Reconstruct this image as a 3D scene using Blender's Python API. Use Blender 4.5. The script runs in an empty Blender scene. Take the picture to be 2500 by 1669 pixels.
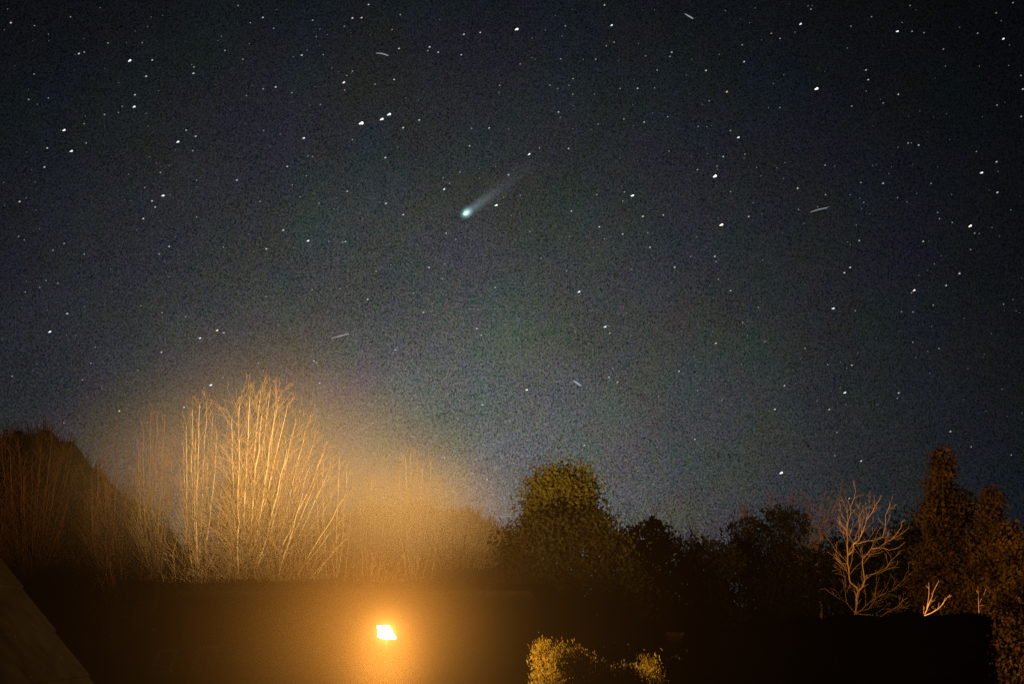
import bpy, math, random
import numpy as np
from mathutils import Vector, Matrix

# ------------------------------------------------------------------ camera
FPX = 3018.0                      # focal length in photograph pixels (2500 wide)
PITCH = math.radians(12.4)
CAM = Vector((0.0, 0.0, 6.0))
FWD = Vector((0, math.cos(PITCH), math.sin(PITCH)))
UPV = Vector((0, -math.sin(PITCH), math.cos(PITCH)))
sc = bpy.context.scene
C = sc.collection
cam_d = bpy.data.cameras.new('camera')
cam_d.sensor_width = 36.0
cam_d.lens = 36.0 * FPX / 2500.0
cam_d.clip_start = 0.1
cam_d.clip_end = 9000.0
cam = bpy.data.objects.new('camera', cam_d)
C.objects.link(cam)
cam.location = CAM
cam.rotation_euler = (math.pi / 2 + PITCH, 0, 0)
sc.camera = cam

def ray(px, py):
    return Vector((1, 0, 0)) * ((px - 1250.0) / FPX) + UPV * ((834.5 - py) / FPX) + FWD

def at(px, py, Y):
    """the point of the place that lies Y metres out and shows at that pixel"""
    d = ray(px, py)
    return CAM + d * (Y / d.y)

# ------------------------------------------------------------------ night sky (world)
world = bpy.data.worlds.new('World')
sc.world = world
world.use_nodes = True
wt = world.node_tree
wt.nodes.clear()
def wn(t, **kw):
    n = wt.nodes.new(t)
    for k, v in kw.items():
        setattr(n, k, v)
    return n
def wmath(op, a, b=None, c=None):
    n = wn('ShaderNodeMath', operation=op)
    for i, v in enumerate((a, b, c)):
        if v is None:
            continue
        if isinstance(v, (int, float)):
            n.inputs[i].default_value = v
        else:
            wt.links.new(v, n.inputs[i])
    return n.outputs[0]
tc = wn('ShaderNodeTexCoord')
nrm = wn('ShaderNodeVectorMath', operation='NORMALIZE')
wt.links.new(tc.outputs['Generated'], nrm.inputs[0])
# light dome of the town beyond the trees: falls off with the angle from a point on the horizon
GLOW_AZ, GLOW_EL = math.radians(-3.5), math.radians(3.0)
gdir = (math.sin(GLOW_AZ) * math.cos(GLOW_EL), math.cos(GLOW_AZ) * math.cos(GLOW_EL), math.sin(GLOW_EL))
dt = wn('ShaderNodeVectorMath', operation='DOT_PRODUCT')
wt.links.new(nrm.outputs[0], dt.inputs[0]); dt.inputs[1].default_value = gdir
ang = wmath('ARCCOSINE', wmath('MINIMUM', dt.outputs['Value'], 0.99999))
SIG = math.radians(11.6)
lobe = wmath('POWER', math.e, wmath('MULTIPLY', wmath('POWER', ang, 2.0), -1.0 / (2 * SIG * SIG)))
ramp = wn('ShaderNodeValToRGB')
cr = ramp.color_ramp
cr.elements[0].position = 0.0; cr.elements[0].color = (0.0013, 0.0019, 0.0026, 1)
cr.elements[1].position = 1.0; cr.elements[1].color = (0.124, 0.145, 0.135, 1)
for p, c in ((0.10, (0.0075, 0.0104, 0.0140)), (0.3, (0.0220, 0.0268, 0.0305)), (0.6, (0.053, 0.061, 0.0615))):
    e = cr.elements.new(p); e.color = (*c, 1)
wt.links.new(lobe, ramp.inputs[0])
# camera grain put into the sky colour, plus broad faint colour mottling
def wnoise(scale, detail, rough=0.5):
    n = wn('ShaderNodeTexNoise')
    n.inputs['Scale'].default_value = scale
    n.inputs['Detail'].default_value = detail
    n.inputs['Roughness'].default_value = rough
    wt.links.new(nrm.outputs[0], n.inputs['Vector'])
    return n
def vmath(op, a, b):
    n = wn('ShaderNodeVectorMath', operation=op)
    for i, v in enumerate((a, b)):
        if isinstance(v, tuple):
            n.inputs[i].default_value = v
        else:
            wt.links.new(v, n.inputs[i])
    return n.outputs[0]
g1 = wnoise(820.0, 1.0, 0.8)
gv = wmath('MULTIPLY_ADD', g1.outputs[0], 3.2, -1.6)
g1c = vmath('MULTIPLY', vmath('SUBTRACT', g1.outputs[1], (0.5, 0.5, 0.5)), (1.8, 1.4, 2.2))
comb = wn('ShaderNodeCombineXYZ')
for i in range(3):
    wt.links.new(gv, comb.inputs[i])
g2 = wnoise(16.0, 3.0, 0.6)
g2c = vmath('MULTIPLY', vmath('SUBTRACT', g2.outputs[1], (0.5, 0.5, 0.5)), (0.7, 0.6, 0.9))
mul = vmath('ADD', vmath('ADD', comb.outputs[0], g1c), vmath('ADD', g2c, (1.0, 1.0, 1.0)))
mul = vmath('MAXIMUM', mul, (0.03, 0.03, 0.03))
skyc = vmath('MULTIPLY', ramp.outputs[0], mul)
bg = wn('ShaderNodeBackground')
bg.inputs['Strength'].default_value = 1.0
wt.links.new(skyc, bg.inputs['Color'])
wo = wn('ShaderNodeOutputWorld')
wt.links.new(bg.outputs[0], wo.inputs['Surface'])
world.cycles.sampling_method = 'NONE'

# ------------------------------------------------------------------ render look
vs = sc.view_settings
vs.view_transform = 'Standard'; vs.look = 'None'; vs.gamma = 1.0; vs.exposure = 0.0
vs.use_curve_mapping = False
cy = sc.cycles
cy.use_denoising = False
cy.use_adaptive_sampling = False
cy.adaptive_threshold = 0.02
cy.max_bounces = 4; cy.diffuse_bounces = 2; cy.glossy_bounces = 1
cy.transparent_max_bounces = 8; cy.volume_bounces = 0
cy.sample_clamp_indirect = 2.0
cy.caustics_reflective = False; cy.caustics_refractive = False

rnd = random.Random(11)
NPR = np.random.default_rng(5)

# ------------------------------------------------------------------ helpers
def link(o, parent=None):
    C.objects.link(o)
    if parent is not None:
        o.parent = parent
        o.matrix_parent_inverse = Matrix.Identity(4)
    return o

def tag(o, label=None, cat=None, group=None, kind=None):
    if label: o['label'] = label
    if cat: o['category'] = cat
    if group: o['group'] = group
    if kind: o['kind'] = kind
    return o

def thing(name, label, cat, loc=(0, 0, 0), group=None):
    o = bpy.data.objects.new(name, None)
    o.empty_display_size = 0.3
    C.objects.link(o)
    o.location = loc
    return tag(o, label, cat, group)

def mesh_np(name, verts, faces_flat, loop_tot, mat, smooth=False):
    me = bpy.data.meshes.new(name)
    nv = len(verts)
    me.vertices.add(nv)
    me.vertices.foreach_set('co', np.ascontiguousarray(verts, dtype=np.float32).ravel())
    me.loops.add(len(faces_flat))
    me.loops.foreach_set('vertex_index', np.ascontiguousarray(faces_flat, dtype=np.int32))
    nf = len(loop_tot)
    me.polygons.add(nf)
    starts = np.zeros(nf, dtype=np.int32)
    starts[1:] = np.cumsum(loop_tot)[:-1]
    me.polygons.foreach_set('loop_start', starts)
    if smooth:
        me.polygons.foreach_set('use_smooth', np.ones(nf, dtype=bool))
    me.update(calc_edges=True)
    me.materials.append(mat)
    return me

class MB:
    """collects boxes, prisms and tubes for one mesh"""
    def __init__(self):
        self.v = []; self.f = []
    def poly(self, pts, faces):
        k = len(self.v)
        self.v += [tuple(p) for p in pts]
        self.f += [tuple(i + k for i in f) for f in faces]
    def box(self, x0, x1, y0, y1, z0, z1):
        self.poly([(x0, y0, z0), (x1, y0, z0), (x1, y1, z0), (x0, y1, z0), (x0, y0, z1), (x1, y0, z1), (x1, y1, z1), (x0, y1, z1)],
                  [(0, 3, 2, 1), (4, 5, 6, 7), (0, 1, 5, 4), (1, 2, 6, 5), (2, 3, 7, 6), (3, 0, 4, 7)])
    def obox(self, o, a, b, c):
        """box centred at o with half-vectors a, b, c"""
        o, a, b, c = map(Vector, (o, a, b, c))
        p = [o + a * i + b * j + c * k for k in (-1, 1) for j in (-1, 1) for i in (-1, 1)]
        self.poly(p, [(0, 2, 3, 1), (4, 5, 7, 6), (0, 1, 5, 4), (1, 3, 7, 5), (3, 2, 6, 7), (2, 0, 4, 6)])
    def slab(self, pts, t):
        """a flat polygon given thickness t against its normal"""
        pts = [Vector(p) for p in pts]
        n = (pts[1] - pts[0]).cross(pts[2] - pts[0]).normalized()
        k = len(pts)
        self.poly(pts + [p - n * t for p in pts],
                  [tuple(range(k)), tuple(range(2 * k - 1, k - 1, -1))] + [(i, i + k, (i + 1) % k + k, (i + 1) % k) for i in range(k)])
    def tube(self, pts, rad, k=8, cap=True):
        pts = [Vector(p) for p in pts]
        base = len(self.v)
        for i, p in enumerate(pts):
            d = (pts[min(i + 1, len(pts) - 1)] - pts[max(i - 1, 0)]).normalized()
            u = d.orthogonal().normalized() if abs(d.z) < .9 else Vector((1, 0, 0)).cross(d).normalized()
            w = d.cross(u)
            r = rad[i] if isinstance(rad, (list, tuple)) else rad
            for j in range(k):
                a = 2 * math.pi * j / k
                self.v.append(tuple(p + (u * math.cos(a) + w * math.sin(a)) * r))
        for i in range(len(pts) - 1):
            for j in range(k):
                a = base + i * k + j; b = base + i * k + (j + 1) % k
                self.f.append((a, b, b + k, a + k))
        if cap:
            self.f.append(tuple(base + j for j in range(k - 1, -1, -1)))
            e = base + (len(pts) - 1) * k
            self.f.append(tuple(e + j for j in range(k)))
    def build(self, name, mat, parent=None, origin=None):
        me = bpy.data.meshes.new(name)
        v = self.v
        off = Vector((0, 0, 0))
        if parent is not None:
            off = parent_world(parent)
        if origin is not None:
            off = Vector(origin)
        me.from_pydata([(p[0] - off.x, p[1] - off.y, p[2] - off.z) for p in v], [], self.f)
        me.validate(); me.update()
        me.materials.append(mat)
        o = bpy.data.objects.new(name, me)
        link(o, parent)
        if origin is not None and parent is None:
            o.location = origin
        return o

def norm(x, y, z):
    l = math.sqrt(x * x + y * y + z * z) or 1.0
    return x / l, y / l, z / l

def seg_mesh(name, segs, k, mat):
    a = np.array(segs, dtype=np.float64)
    p0, p1, r0, r1 = a[:, 0:3], a[:, 3:6], a[:, 6], a[:, 7]
    d = p1 - p0
    d /= np.maximum(np.linalg.norm(d, axis=1, keepdims=True), 1e-9)
    ref = np.where(np.abs(d[:, 2:3]) > .9, np.array([[1., 0, 0]]), np.array([[0, 0, 1.]]))
    u = np.cross(d, ref); u /= np.linalg.norm(u, axis=1, keepdims=True)
    w = np.cross(d, u)
    n = len(a)
    V = np.empty((n, 2, k, 3))
    for j in range(k):
        t = 2 * math.pi * j / k
        o = u * math.cos(t) + w * math.sin(t)
        V[:, 0, j] = p0 + o * r0[:, None]
        V[:, 1, j] = p1 + o * r1[:, None]
    F = np.empty((n, k, 4), dtype=np.int32)
    base = np.arange(n) * 2 * k
    for j in range(k):
        j2 = (j + 1) % k
        F[:, j] = np.stack([base + j, base + j2, base + k + j2, base + k + j], 1)
    return mesh_np(name, V.reshape(-1, 3), F.ravel(), np.full(n * k, 4, dtype=np.int32), mat, smooth=k > 4)

def parent_world(o):
    p = Vector(o.location)
    while o.parent is not None:
        o = o.parent
        p = p + Vector(o.location)
    return p

def from_mesh(name, me, parent=None):
    return link(bpy.data.objects.new(name, me), parent)

# ------------------------------------------------------------------ materials
def material(name, col, rough=0.8, spec=0.3, var=0.0, scale=6.0, col2=None, bump=0.0, bscale=30.0, stretch=None, metal=0.0):
    m = bpy.data.materials.new(name)
    m.use_nodes = True
    t = m.node_tree
    b = t.nodes['Principled BSDF']
    b.inputs['Base Color'].default_value = (*col, 1)
    b.inputs['Roughness'].default_value = rough
    b.inputs['Specular IOR Level'].default_value = spec
    b.inputs['Metallic'].default_value = metal
    tcn = t.nodes.new('ShaderNodeTexCoord')
    vec = tcn.outputs['Object']
    if stretch:
        mp = t.nodes.new('ShaderNodeMapping')
        mp.inputs['Scale'].default_value = stretch
        t.links.new(vec, mp.inputs[0]); vec = mp.outputs[0]
    if col2 is not None:
        n = t.nodes.new('ShaderNodeTexNoise')
        n.inputs['Scale'].default_value = scale
        n.inputs['Detail'].default_value = 5.0
        t.links.new(vec, n.inputs['Vector'])
        r = t.nodes.new('ShaderNodeValToRGB')
        r.color_ramp.elements[0].position = 0.32; r.color_ramp.elements[0].color = (*col, 1)
        r.color_ramp.elements[1].position = 0.68; r.color_ramp.elements[1].color = (*col2, 1)
        t.links.new(n.outputs[0], r.inputs[0])
        t.links.new(r.outputs[0], b.inputs['Base Color'])
    if bump > 0:
        n = t.nodes.new('ShaderNodeTexNoise')
        n.inputs['Scale'].default_value = bscale
        n.inputs['Detail'].default_value = 4.0
        t.links.new(vec, n.inputs['Vector'])
        bp = t.nodes.new('ShaderNodeBump')
        bp.inputs['Strength'].default_value = bump
        bp.inputs['Distance'].default_value = 0.02
        t.links.new(n.outputs[0], bp.inputs['Height'])
        t.links.new(bp.outputs[0], b.inputs['Normal'])
    return m

def emitter(name, col, strength, sample=False):
    m = bpy.data.materials.new(name)
    m.use_nodes = True
    t = m.node_tree
    t.nodes.clear()
    e = t.nodes.new('ShaderNodeEmission')
    e.inputs[0].default_value = (*col, 1); e.inputs[1].default_value = strength
    o = t.nodes.new('ShaderNodeOutputMaterial')
    t.links.new(e.outputs[0], o.inputs['Surface'])
    m.cycles.emission_sampling = 'FRONT_BACK' if sample else 'NONE'
    return m

M = {}
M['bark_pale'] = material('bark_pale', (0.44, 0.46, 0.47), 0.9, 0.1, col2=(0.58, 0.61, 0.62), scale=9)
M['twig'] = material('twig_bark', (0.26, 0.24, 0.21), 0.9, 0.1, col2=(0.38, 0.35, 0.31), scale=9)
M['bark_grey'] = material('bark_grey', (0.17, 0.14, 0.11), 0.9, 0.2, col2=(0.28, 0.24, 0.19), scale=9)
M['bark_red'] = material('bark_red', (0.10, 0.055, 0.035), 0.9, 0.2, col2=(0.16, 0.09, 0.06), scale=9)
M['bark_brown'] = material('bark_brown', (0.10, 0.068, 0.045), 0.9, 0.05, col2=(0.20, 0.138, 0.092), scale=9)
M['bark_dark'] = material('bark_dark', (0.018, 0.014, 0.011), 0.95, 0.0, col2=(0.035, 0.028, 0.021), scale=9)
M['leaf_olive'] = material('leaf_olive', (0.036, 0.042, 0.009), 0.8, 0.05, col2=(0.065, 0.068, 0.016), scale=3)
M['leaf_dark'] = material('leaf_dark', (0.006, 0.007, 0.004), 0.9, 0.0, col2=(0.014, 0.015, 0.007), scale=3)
M['leaf_brown'] = material('leaf_brown', (0.10, 0.055, 0.025), 0.8, 0.2, col2=(0.18, 0.10, 0.045), scale=3)
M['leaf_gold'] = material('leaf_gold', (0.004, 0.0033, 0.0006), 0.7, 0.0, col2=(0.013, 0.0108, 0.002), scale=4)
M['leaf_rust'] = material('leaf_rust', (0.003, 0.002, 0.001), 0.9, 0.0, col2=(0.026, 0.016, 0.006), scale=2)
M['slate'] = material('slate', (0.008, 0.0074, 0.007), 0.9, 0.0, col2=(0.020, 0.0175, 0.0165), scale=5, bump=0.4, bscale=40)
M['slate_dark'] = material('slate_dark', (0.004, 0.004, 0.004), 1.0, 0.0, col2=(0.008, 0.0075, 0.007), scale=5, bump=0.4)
M['clay'] = material('clay', (0.028, 0.013, 0.008), 0.95, 0.0, col2=(0.042, 0.021, 0.012), scale=6, bump=0.4)
M['render'] = material('render_wall', (0.40, 0.35, 0.28), 0.9, 0.2, col2=(0.50, 0.44, 0.36), scale=3, bump=0.3, bscale=60)
M['brick'] = material('brick_wall', (0.018, 0.014, 0.012), 0.95, 0.0, col2=(0.03, 0.023, 0.019), scale=8, bump=0.4)
M['frame'] = material('window_frame', (0.40, 0.36, 0.30), 0.6, 0.4)
M['glass'] = material('window_glass', (0.02, 0.022, 0.025), 0.12, 0.6)
M['metal'] = material('galvanised_metal', (0.16, 0.16, 0.15), 0.5, 0.5, col2=(0.24, 0.23, 0.21), scale=14, metal=0.3)
M['dark_metal'] = material('dark_painted_metal', (0.03, 0.03, 0.03), 0.6, 0.4, col2=(0.045, 0.044, 0.04), scale=14)
M['grass'] = material('grass', (0.02, 0.03, 0.010), 0.95, 0.1, col2=(0.045, 0.05, 0.02), scale=0.8, bump=0.6, bscale=12)
M['asphalt'] = material('asphalt', (0.035, 0.035, 0.036), 0.9, 0.3, col2=(0.055, 0.054, 0.052), scale=4, bump=0.3, bscale=90)
M['paving'] = material('paving', (0.12, 0.115, 0.105), 0.9, 0.2, col2=(0.17, 0.16, 0.15), scale=4)
M['wood'] = material('painted_wood', (0.10, 0.07, 0.045), 0.7, 0.3, col2=(0.15, 0.11, 0.07), scale=5, stretch=(1, 1, 8))

M['leaf_olive_dark'] = material('leaf_olive_dark', (0.022, 0.025, 0.007), 0.7, 0.1, col2=(0.05, 0.05, 0.014), scale=3)
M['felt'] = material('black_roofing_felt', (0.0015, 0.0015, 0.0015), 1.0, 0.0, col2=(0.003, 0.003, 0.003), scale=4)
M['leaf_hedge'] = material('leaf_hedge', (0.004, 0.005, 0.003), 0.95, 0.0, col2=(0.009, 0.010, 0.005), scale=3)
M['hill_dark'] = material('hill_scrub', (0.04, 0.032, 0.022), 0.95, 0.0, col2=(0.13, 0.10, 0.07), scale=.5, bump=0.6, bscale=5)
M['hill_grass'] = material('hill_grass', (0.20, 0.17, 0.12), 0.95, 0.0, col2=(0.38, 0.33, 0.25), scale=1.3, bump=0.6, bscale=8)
def translucent(name, k):
    t = M[name].node_tree
    b = t.nodes['Principled BSDF']; o = next(n for n in t.nodes if n.type == 'OUTPUT_MATERIAL')
    tl = t.nodes.new('ShaderNodeBsdfTranslucent')
    src = b.inputs['Base Color'].links[0].from_socket
    t.links.new(src, tl.inputs[0])
    mx = t.nodes.new('ShaderNodeMixShader'); mx.inputs[0].default_value = k
    t.links.new(b.outputs[0], mx.inputs[1]); t.links.new(tl.outputs[0], mx.inputs[2]); t.links.new(mx.outputs[0], o.inputs['Surface'])
for nm in ('leaf_gold', 'leaf_olive', 'leaf_rust'):
    translucent(nm, .4)

# ------------------------------------------------------------------ ground, road, pavement
g = MB(); g.poly([(-150, -60, 0), (150, -60, 0), (150, 230, 0), (-150, 230, 0)], [(0, 1, 2, 3)])
tag(g.build('ground', M['grass']), 'dark grass ground under the trees and houses', kind='structure')
g = MB(); g.box(-150, 150, 21.62, 26.6, -0.2, 0.01)
tag(g.build('road', M['asphalt']), 'dark asphalt lane in front of the house', kind='structure')
g = MB(); g.box(-150, 150, 19.2, 21.6, -0.2, 0.12)
tag(g.build('pavement', M['paving']), 'pale paved footway beside the road', kind='structure')

def hill(name, label, prof, yc, wf, wb, mat):
    xs = [at(p, q, yc).x for p, q in prof]; zs = [at(p, q, yc).z for p, q in prof]
    gx = np.linspace(xs[0], xs[-1], 150); gy = np.concatenate([np.linspace(-2.2, 0, 40)[:-1], np.linspace(0, 2.0, 12)])
    # smooth crest line
    cz = np.interp(gx, xs, zs); kz = np.ones(9) / 9
    cz = np.convolve(np.pad(cz, 4, mode='edge'), kz, 'valid')
    cz = cz + (.10 * np.sin(gx * 2.7 + 1) + .08 * np.sin(gx * 6.1) + NPR.normal(size=len(gx)) * .06) * (yc / 60) ** 2
    V = []
    for t in gy:
        y = yc + t * (wf if t < 0 else wb)
        f = math.exp(-t * t * 1.1)
        n = .12 * np.sin(gx * 1.9 + y) + .09 * np.sin(gx * 4.3 - y * 2.1) + NPR.normal(size=len(gx)) * .05
        V.append(np.stack([gx, np.full(len(gx), y), cz * f - .25 + n * min(1, abs(t) + .35)], 1))
    V = np.concatenate(V); nx = len(gx); ny = len(gy)
    i = np.arange(nx - 1)[None, :] + nx * np.arange(ny - 1)[:, None]
    F = np.stack([i, i + 1, i + nx + 1, i + nx], -1).reshape(-1)
    o = from_mesh(name, mesh_np(name, V, F, np.full((nx - 1) * (ny - 1), 4, dtype=np.int32), mat, smooth=True))
    # rough dry scrub standing on the slope
    n = 9000
    f = NPR.random(n) ** .5; xx = NPR.uniform(xs[0], xs[-1], n); t = -2.0 * (1 - f)
    yy = yc + t * wf; zz_ = np.interp(xx, gx, cz) * np.exp(-t * t * 1.1) - .3
    hh = NPR.uniform(.25, .8, n) ** 1.5 * (yc / 62) ** 1.6
    d = np.stack([NPR.normal(size=n) * .35, NPR.normal(size=n) * .35, np.ones(n)], 1) * hh[:, None]
    p0 = np.stack([xx, yy, zz_], 1)
    sg = np.concatenate([p0, p0 + d, np.full((n, 1), .03), np.full((n, 1), .008)], 1)
    sb = from_mesh('scrub', seg_mesh('scrub', sg, 3, mat), o); sb['kind'] = 'stuff'
    return tag(o, label, kind='structure')
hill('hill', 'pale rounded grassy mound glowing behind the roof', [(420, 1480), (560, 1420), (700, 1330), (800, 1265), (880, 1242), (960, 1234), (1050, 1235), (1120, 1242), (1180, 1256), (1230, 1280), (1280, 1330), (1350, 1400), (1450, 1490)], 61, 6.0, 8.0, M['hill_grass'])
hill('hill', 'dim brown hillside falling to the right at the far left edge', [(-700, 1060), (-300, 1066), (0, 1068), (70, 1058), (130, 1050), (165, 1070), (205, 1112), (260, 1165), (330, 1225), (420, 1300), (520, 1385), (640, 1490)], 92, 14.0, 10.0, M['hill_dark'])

# ------------------------------------------------------------------ street lamp
LP = at(943, 1542.5, 20.0)
LK = 20.0 / 28.0
PA = LK * Vector((0.135, 0.045, 0.0))           # half vectors of the tilted glowing panel
PB = LK * Vector((0.105, -0.315, -0.118))
PN = PB.cross(PA).normalized()
PN = PN if PN.z > 0 else -PN
lamp = thing('street_lamp', 'tilted white-hot street lamp glowing orange in front of the roof', 'street lamp', (LP.x, LP.y, 0))
# glowing clear glass: the bulb inside shines through it
gm = bpy.data.materials.new('lamp_glass'); gm.use_nodes = True
gt = gm.node_tree; gt.nodes.clear()
tr = gt.nodes.new('ShaderNodeBsdfTransparent'); tr.inputs[0].default_value = (.97, .96, .94, 1)
em = gt.nodes.new('ShaderNodeEmission'); em.inputs[0].default_value = (1.0, .62, .30, 1); em.inputs[1].default_value = 9.0
ad = gt.nodes.new('ShaderNodeAddShader'); go = gt.nodes.new('ShaderNodeOutputMaterial')
gt.links.new(tr.outputs[0], ad.inputs[0]); gt.links.new(em.outputs[0], ad.inputs[1]); gt.links.new(ad.outputs[0], go.inputs['Surface'])
gm.cycles.emission_sampling = 'NONE'
m = MB(); m.obox(LP, PA, PB, PN * 0.016)
m.build('glass', gm, lamp)
bulb = bpy.data.lights.new('lamp_light', 'POINT')
bulb.energy = 125000.0; bulb.color = (1.0, .50, .135); bulb.shadow_soft_size = 0.013
bo = bpy.data.objects.new('lamp_light', bulb); link(bo, lamp)
bo.location = LP - parent_world(lamp)
m = MB(); m.tube([LP - Vector((0, 0, .045)), LP - Vector((0, 0, .034)), LP - Vector((0, 0, .026)), LP - Vector((0, 0, .024))], [.02, .040, .040, .02], 20)  # added unseen disc under the bulb, keeps its light off the pole
m.build('pole_shading_disc', M['dark_metal'], lamp)
m = MB()   # added unseen light blocker: curved plate darkening roof and hedge, height varies by direction
ns = 20
ring = [(math.sin(math.radians(-82 + 204 * i / ns)) * .13, math.cos(math.radians(-82 + 204 * i / ns)) * .13) for i in range(ns + 1)]
for i in range(ns):
    (x0, y0), (x1, y1) = ring[i], ring[i + 1]
    az = -82 + 204 * (i + .5) / ns
    z0, z1 = LP.z - .08, LP.z + (.0175 if az < 24 else .009 if az < 45 else -.06 if az < 62 else .009 if az < 92 else .035)
    q = [(LP.x + x0, LP.y + y0), (LP.x + x1, LP.y + y1)]
    m.poly([(*q[0], z0), (*q[1], z0), (*q[1], z1), (*q[0], z1)], [(0, 1, 2, 3)])
m.build('light_blocker', M['dark_metal'], lamp)
m = MB(); m.tube([(LP.x, LP.y, 0.0), (LP.x, LP.y, 1.2), (LP.x, LP.y, 1.25), LP - Vector((0, 0, .044))], [0.07, 0.065, 0.035, 0.016], 12)
m.build('pole', M['dark_metal'], lamp)

# ------------------------------------------------------------------ houses
def roof_plane(mb, p0, p1, q1, q0, n, t=0.02):
    """one slope laid as n overlapping courses from the eave p0-p1 up to the ridge q0-q1"""
    p0, p1, q0, q1 = map(Vector, (p0, p1, q0, q1))
    nn = (p1 - p0).cross(q0 - p0).normalized()
    for i in range(n):
        a, b = i / n, min(1.0, (i + 1.12) / n)
        A0, A1 = p0.lerp(q0, a), p1.lerp(q1, a)
        B0, B1 = p0.lerp(q0, b), p1.lerp(q1, b)
        if (B1 - B0).length < 1e-3:
            pts = [A0 + nn * t, A1 + nn * t, B0]
            mb.poly(pts + [A0 - nn * t, A1 - nn * t], [(0, 1, 2), (0, 3, 4, 1)])
        else:
            mb.poly([A0 + nn * t, A1 + nn * t, B1, B0, A0 - nn * t, A1 - nn * t], [(0, 1, 2, 3), (0, 4, 5, 1)])

RZ = at(430, 1447, 35).z
EZ = RZ - 2.9
X0, X1 = at(430, 1447, 35).x, at(1292, 1447, 35).x
house = thing('house', 'low house with a long slate hipped roof behind the street lamp', 'house', ((X0 + X1) / 2, 35, 0))
XL, XR, YF, YB = X0 - 1.77, X1 + 1.77, 31.5, 38.5
roof = MB()
roof_plane(roof, (XL, YF, EZ), (XR, YF, EZ), (X1, 35, RZ), (X0, 35, RZ), 15)
roof_plane(roof, (XR, YB, EZ), (XL, YB, EZ), (X0, 35, RZ), (X1, 35, RZ), 15)
roof_plane(roof, (XL, YB, EZ), (XL, YF, EZ), (X0, 35, RZ), (X0, 35, RZ), 13)
roof_plane(roof, (XR, YF, EZ), (XR, YB, EZ), (X1, 35, RZ), (X1, 35, RZ), 13)
roof.poly([(XL, YF, EZ - .03), (XR, YF, EZ - .03), (XR, YB, EZ - .03), (XL, YB, EZ - .03)], [(3, 2, 1, 0)])
ro = roof.build('roof', M['slate'], house)
m = MB()
nrc = 30
for i in range(nrc):
    a = X0 + (X1 - X0) * i / nrc; b = X0 + (X1 - X0) * (i + 1) / nrc
    m.tube([(a + .01, 35, RZ - .01), (b - .005, 35, RZ + .004)], [0.085, 0.09], 8)
m.build('ridge_cap', M['slate'], ro)
for (ex, sx) in ((X0, XL), (X1, XR)):
    for ey in (YF, YB):
        m = MB(); m.tube([(ex, 35, RZ), (sx, ey, EZ)], 0.07, 8)
        m.build('hip_cap', M['slate'], ro)
m = MB(); m.box(XL + .45, XR - .45, YF + .45, YB - .45, 0, EZ - .04); m.build('wall', M['render'], house)
m = MB(); m.tube([(XL, YF - .06, EZ - .06), (XR, YF - .06, EZ - .06)], 0.06, 8); m.build('gutter', M['frame'], house)
for wx in (XL + 2.4, XL + 8.6, XL + 10.6):
    m = MB(); m.box(wx - .6, wx + .6, YF + .40, YF + .449, 0.95, 2.15); w = m.build('window', M['frame'], house)
    m = MB(); m.box(wx - .53, wx - .02, YF + .385, YF + .399, 1.02, 2.08); m.build('pane', M['glass'], w)
    m = MB(); m.box(wx + .02, wx + .53, YF + .385, YF + .399, 1.02, 2.08); m.build('pane', M['glass'], w)
m = MB(); m.box(XL + 6.7, XL + 7.6, YF + .40, YF + .449, 0.1, 2.1); dr = m.build('door', M['wood'], house)
m = MB(); m.box(XL + 7.42, XL + 7.47, YF + .35, YF + .399, 1.0, 1.13); m.build('handle', M['metal'], dr)

def on_roof(px, py):
    """point of the front slope that shows at this pixel"""
    d = ray(px, py)
    n = Vector((0, -2.9, 3.5)).normalized()
    q = Vector((0, 35, RZ))
    return CAM + d * ((q - CAM).dot(n) / d.dot(n)), n
for (a, b, c, d) in ((382, 1592, 424, 1645), (480, 1584, 526, 1640), (728, 1563, 772, 1612)):
    p00, n = on_roof(a, b); p10, _ = on_roof(c, b); p11, _ = on_roof(c, d); p01, _ = on_roof(a, d)
    ctr = (p00 + p10 + p11 + p01) / 4
    hx = Vector((1, 0, 0)) * ((p10 - p00).length / 2)
    hy = Vector((0, 3.5, 2.9)).normalized() * ((p00 - p01).length / 2)
    m = MB()
    ux, uy = hx.normalized(), hy.normalized()
    for s in (-1, 1):
        m.obox(ctr + hx * s, ux * .035, hy + uy * .035, n * .09)
        m.obox(ctr + hy * s, hx - ux * .036, uy * .035, n * .088)
    w = m.build('roof_window', M['frame'], house)
    m = MB(); m.obox(ctr, hx - ux * .036, hy - uy * .036, n * .06); m.build('pane', M['glass'], w)

# porch in front of the house, low hipped clay roof
pz = at(560, 1636, 29.6).z
pa, pb = at(492, 1636, 29.6).x, at(622, 1636, 29.6).x
porch = thing('porch', 'low lean-to porch with clay roof below the two roof windows', 'porch', ((pa + pb) / 2, 30.4, 0))
m = MB()
dz = 1.0
roof_plane(m, (pa - .9, 28.7, pz - dz), (pb + 1.0, 28.7, pz - dz), (pb, 29.6, pz), (pa, 29.6, pz), 5)
roof_plane(m, (pb + 1.0, 28.7, pz - dz), (pb + 1.0, 31.4, pz - dz), (pb, 31.4, pz), (pb, 29.6, pz), 5)
roof_plane(m, (pa - .9, 31.4, pz - dz), (pa - .9, 28.7, pz - dz), (pa, 29.6, pz), (pa, 31.4, pz), 5)
m.poly([(pa, 29.6, pz), (pb, 29.6, pz), (pb, 31.4, pz + .02), (pa, 31.4, pz + .02)], [(0, 1, 2, 3)])
m.build('roof', M['clay'], porch)
m = MB(); m.box(pa - .6, pb + .7, 29.0, 31.4, 0, pz - dz + .05); m.build('wall', M['render'], porch)

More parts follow.
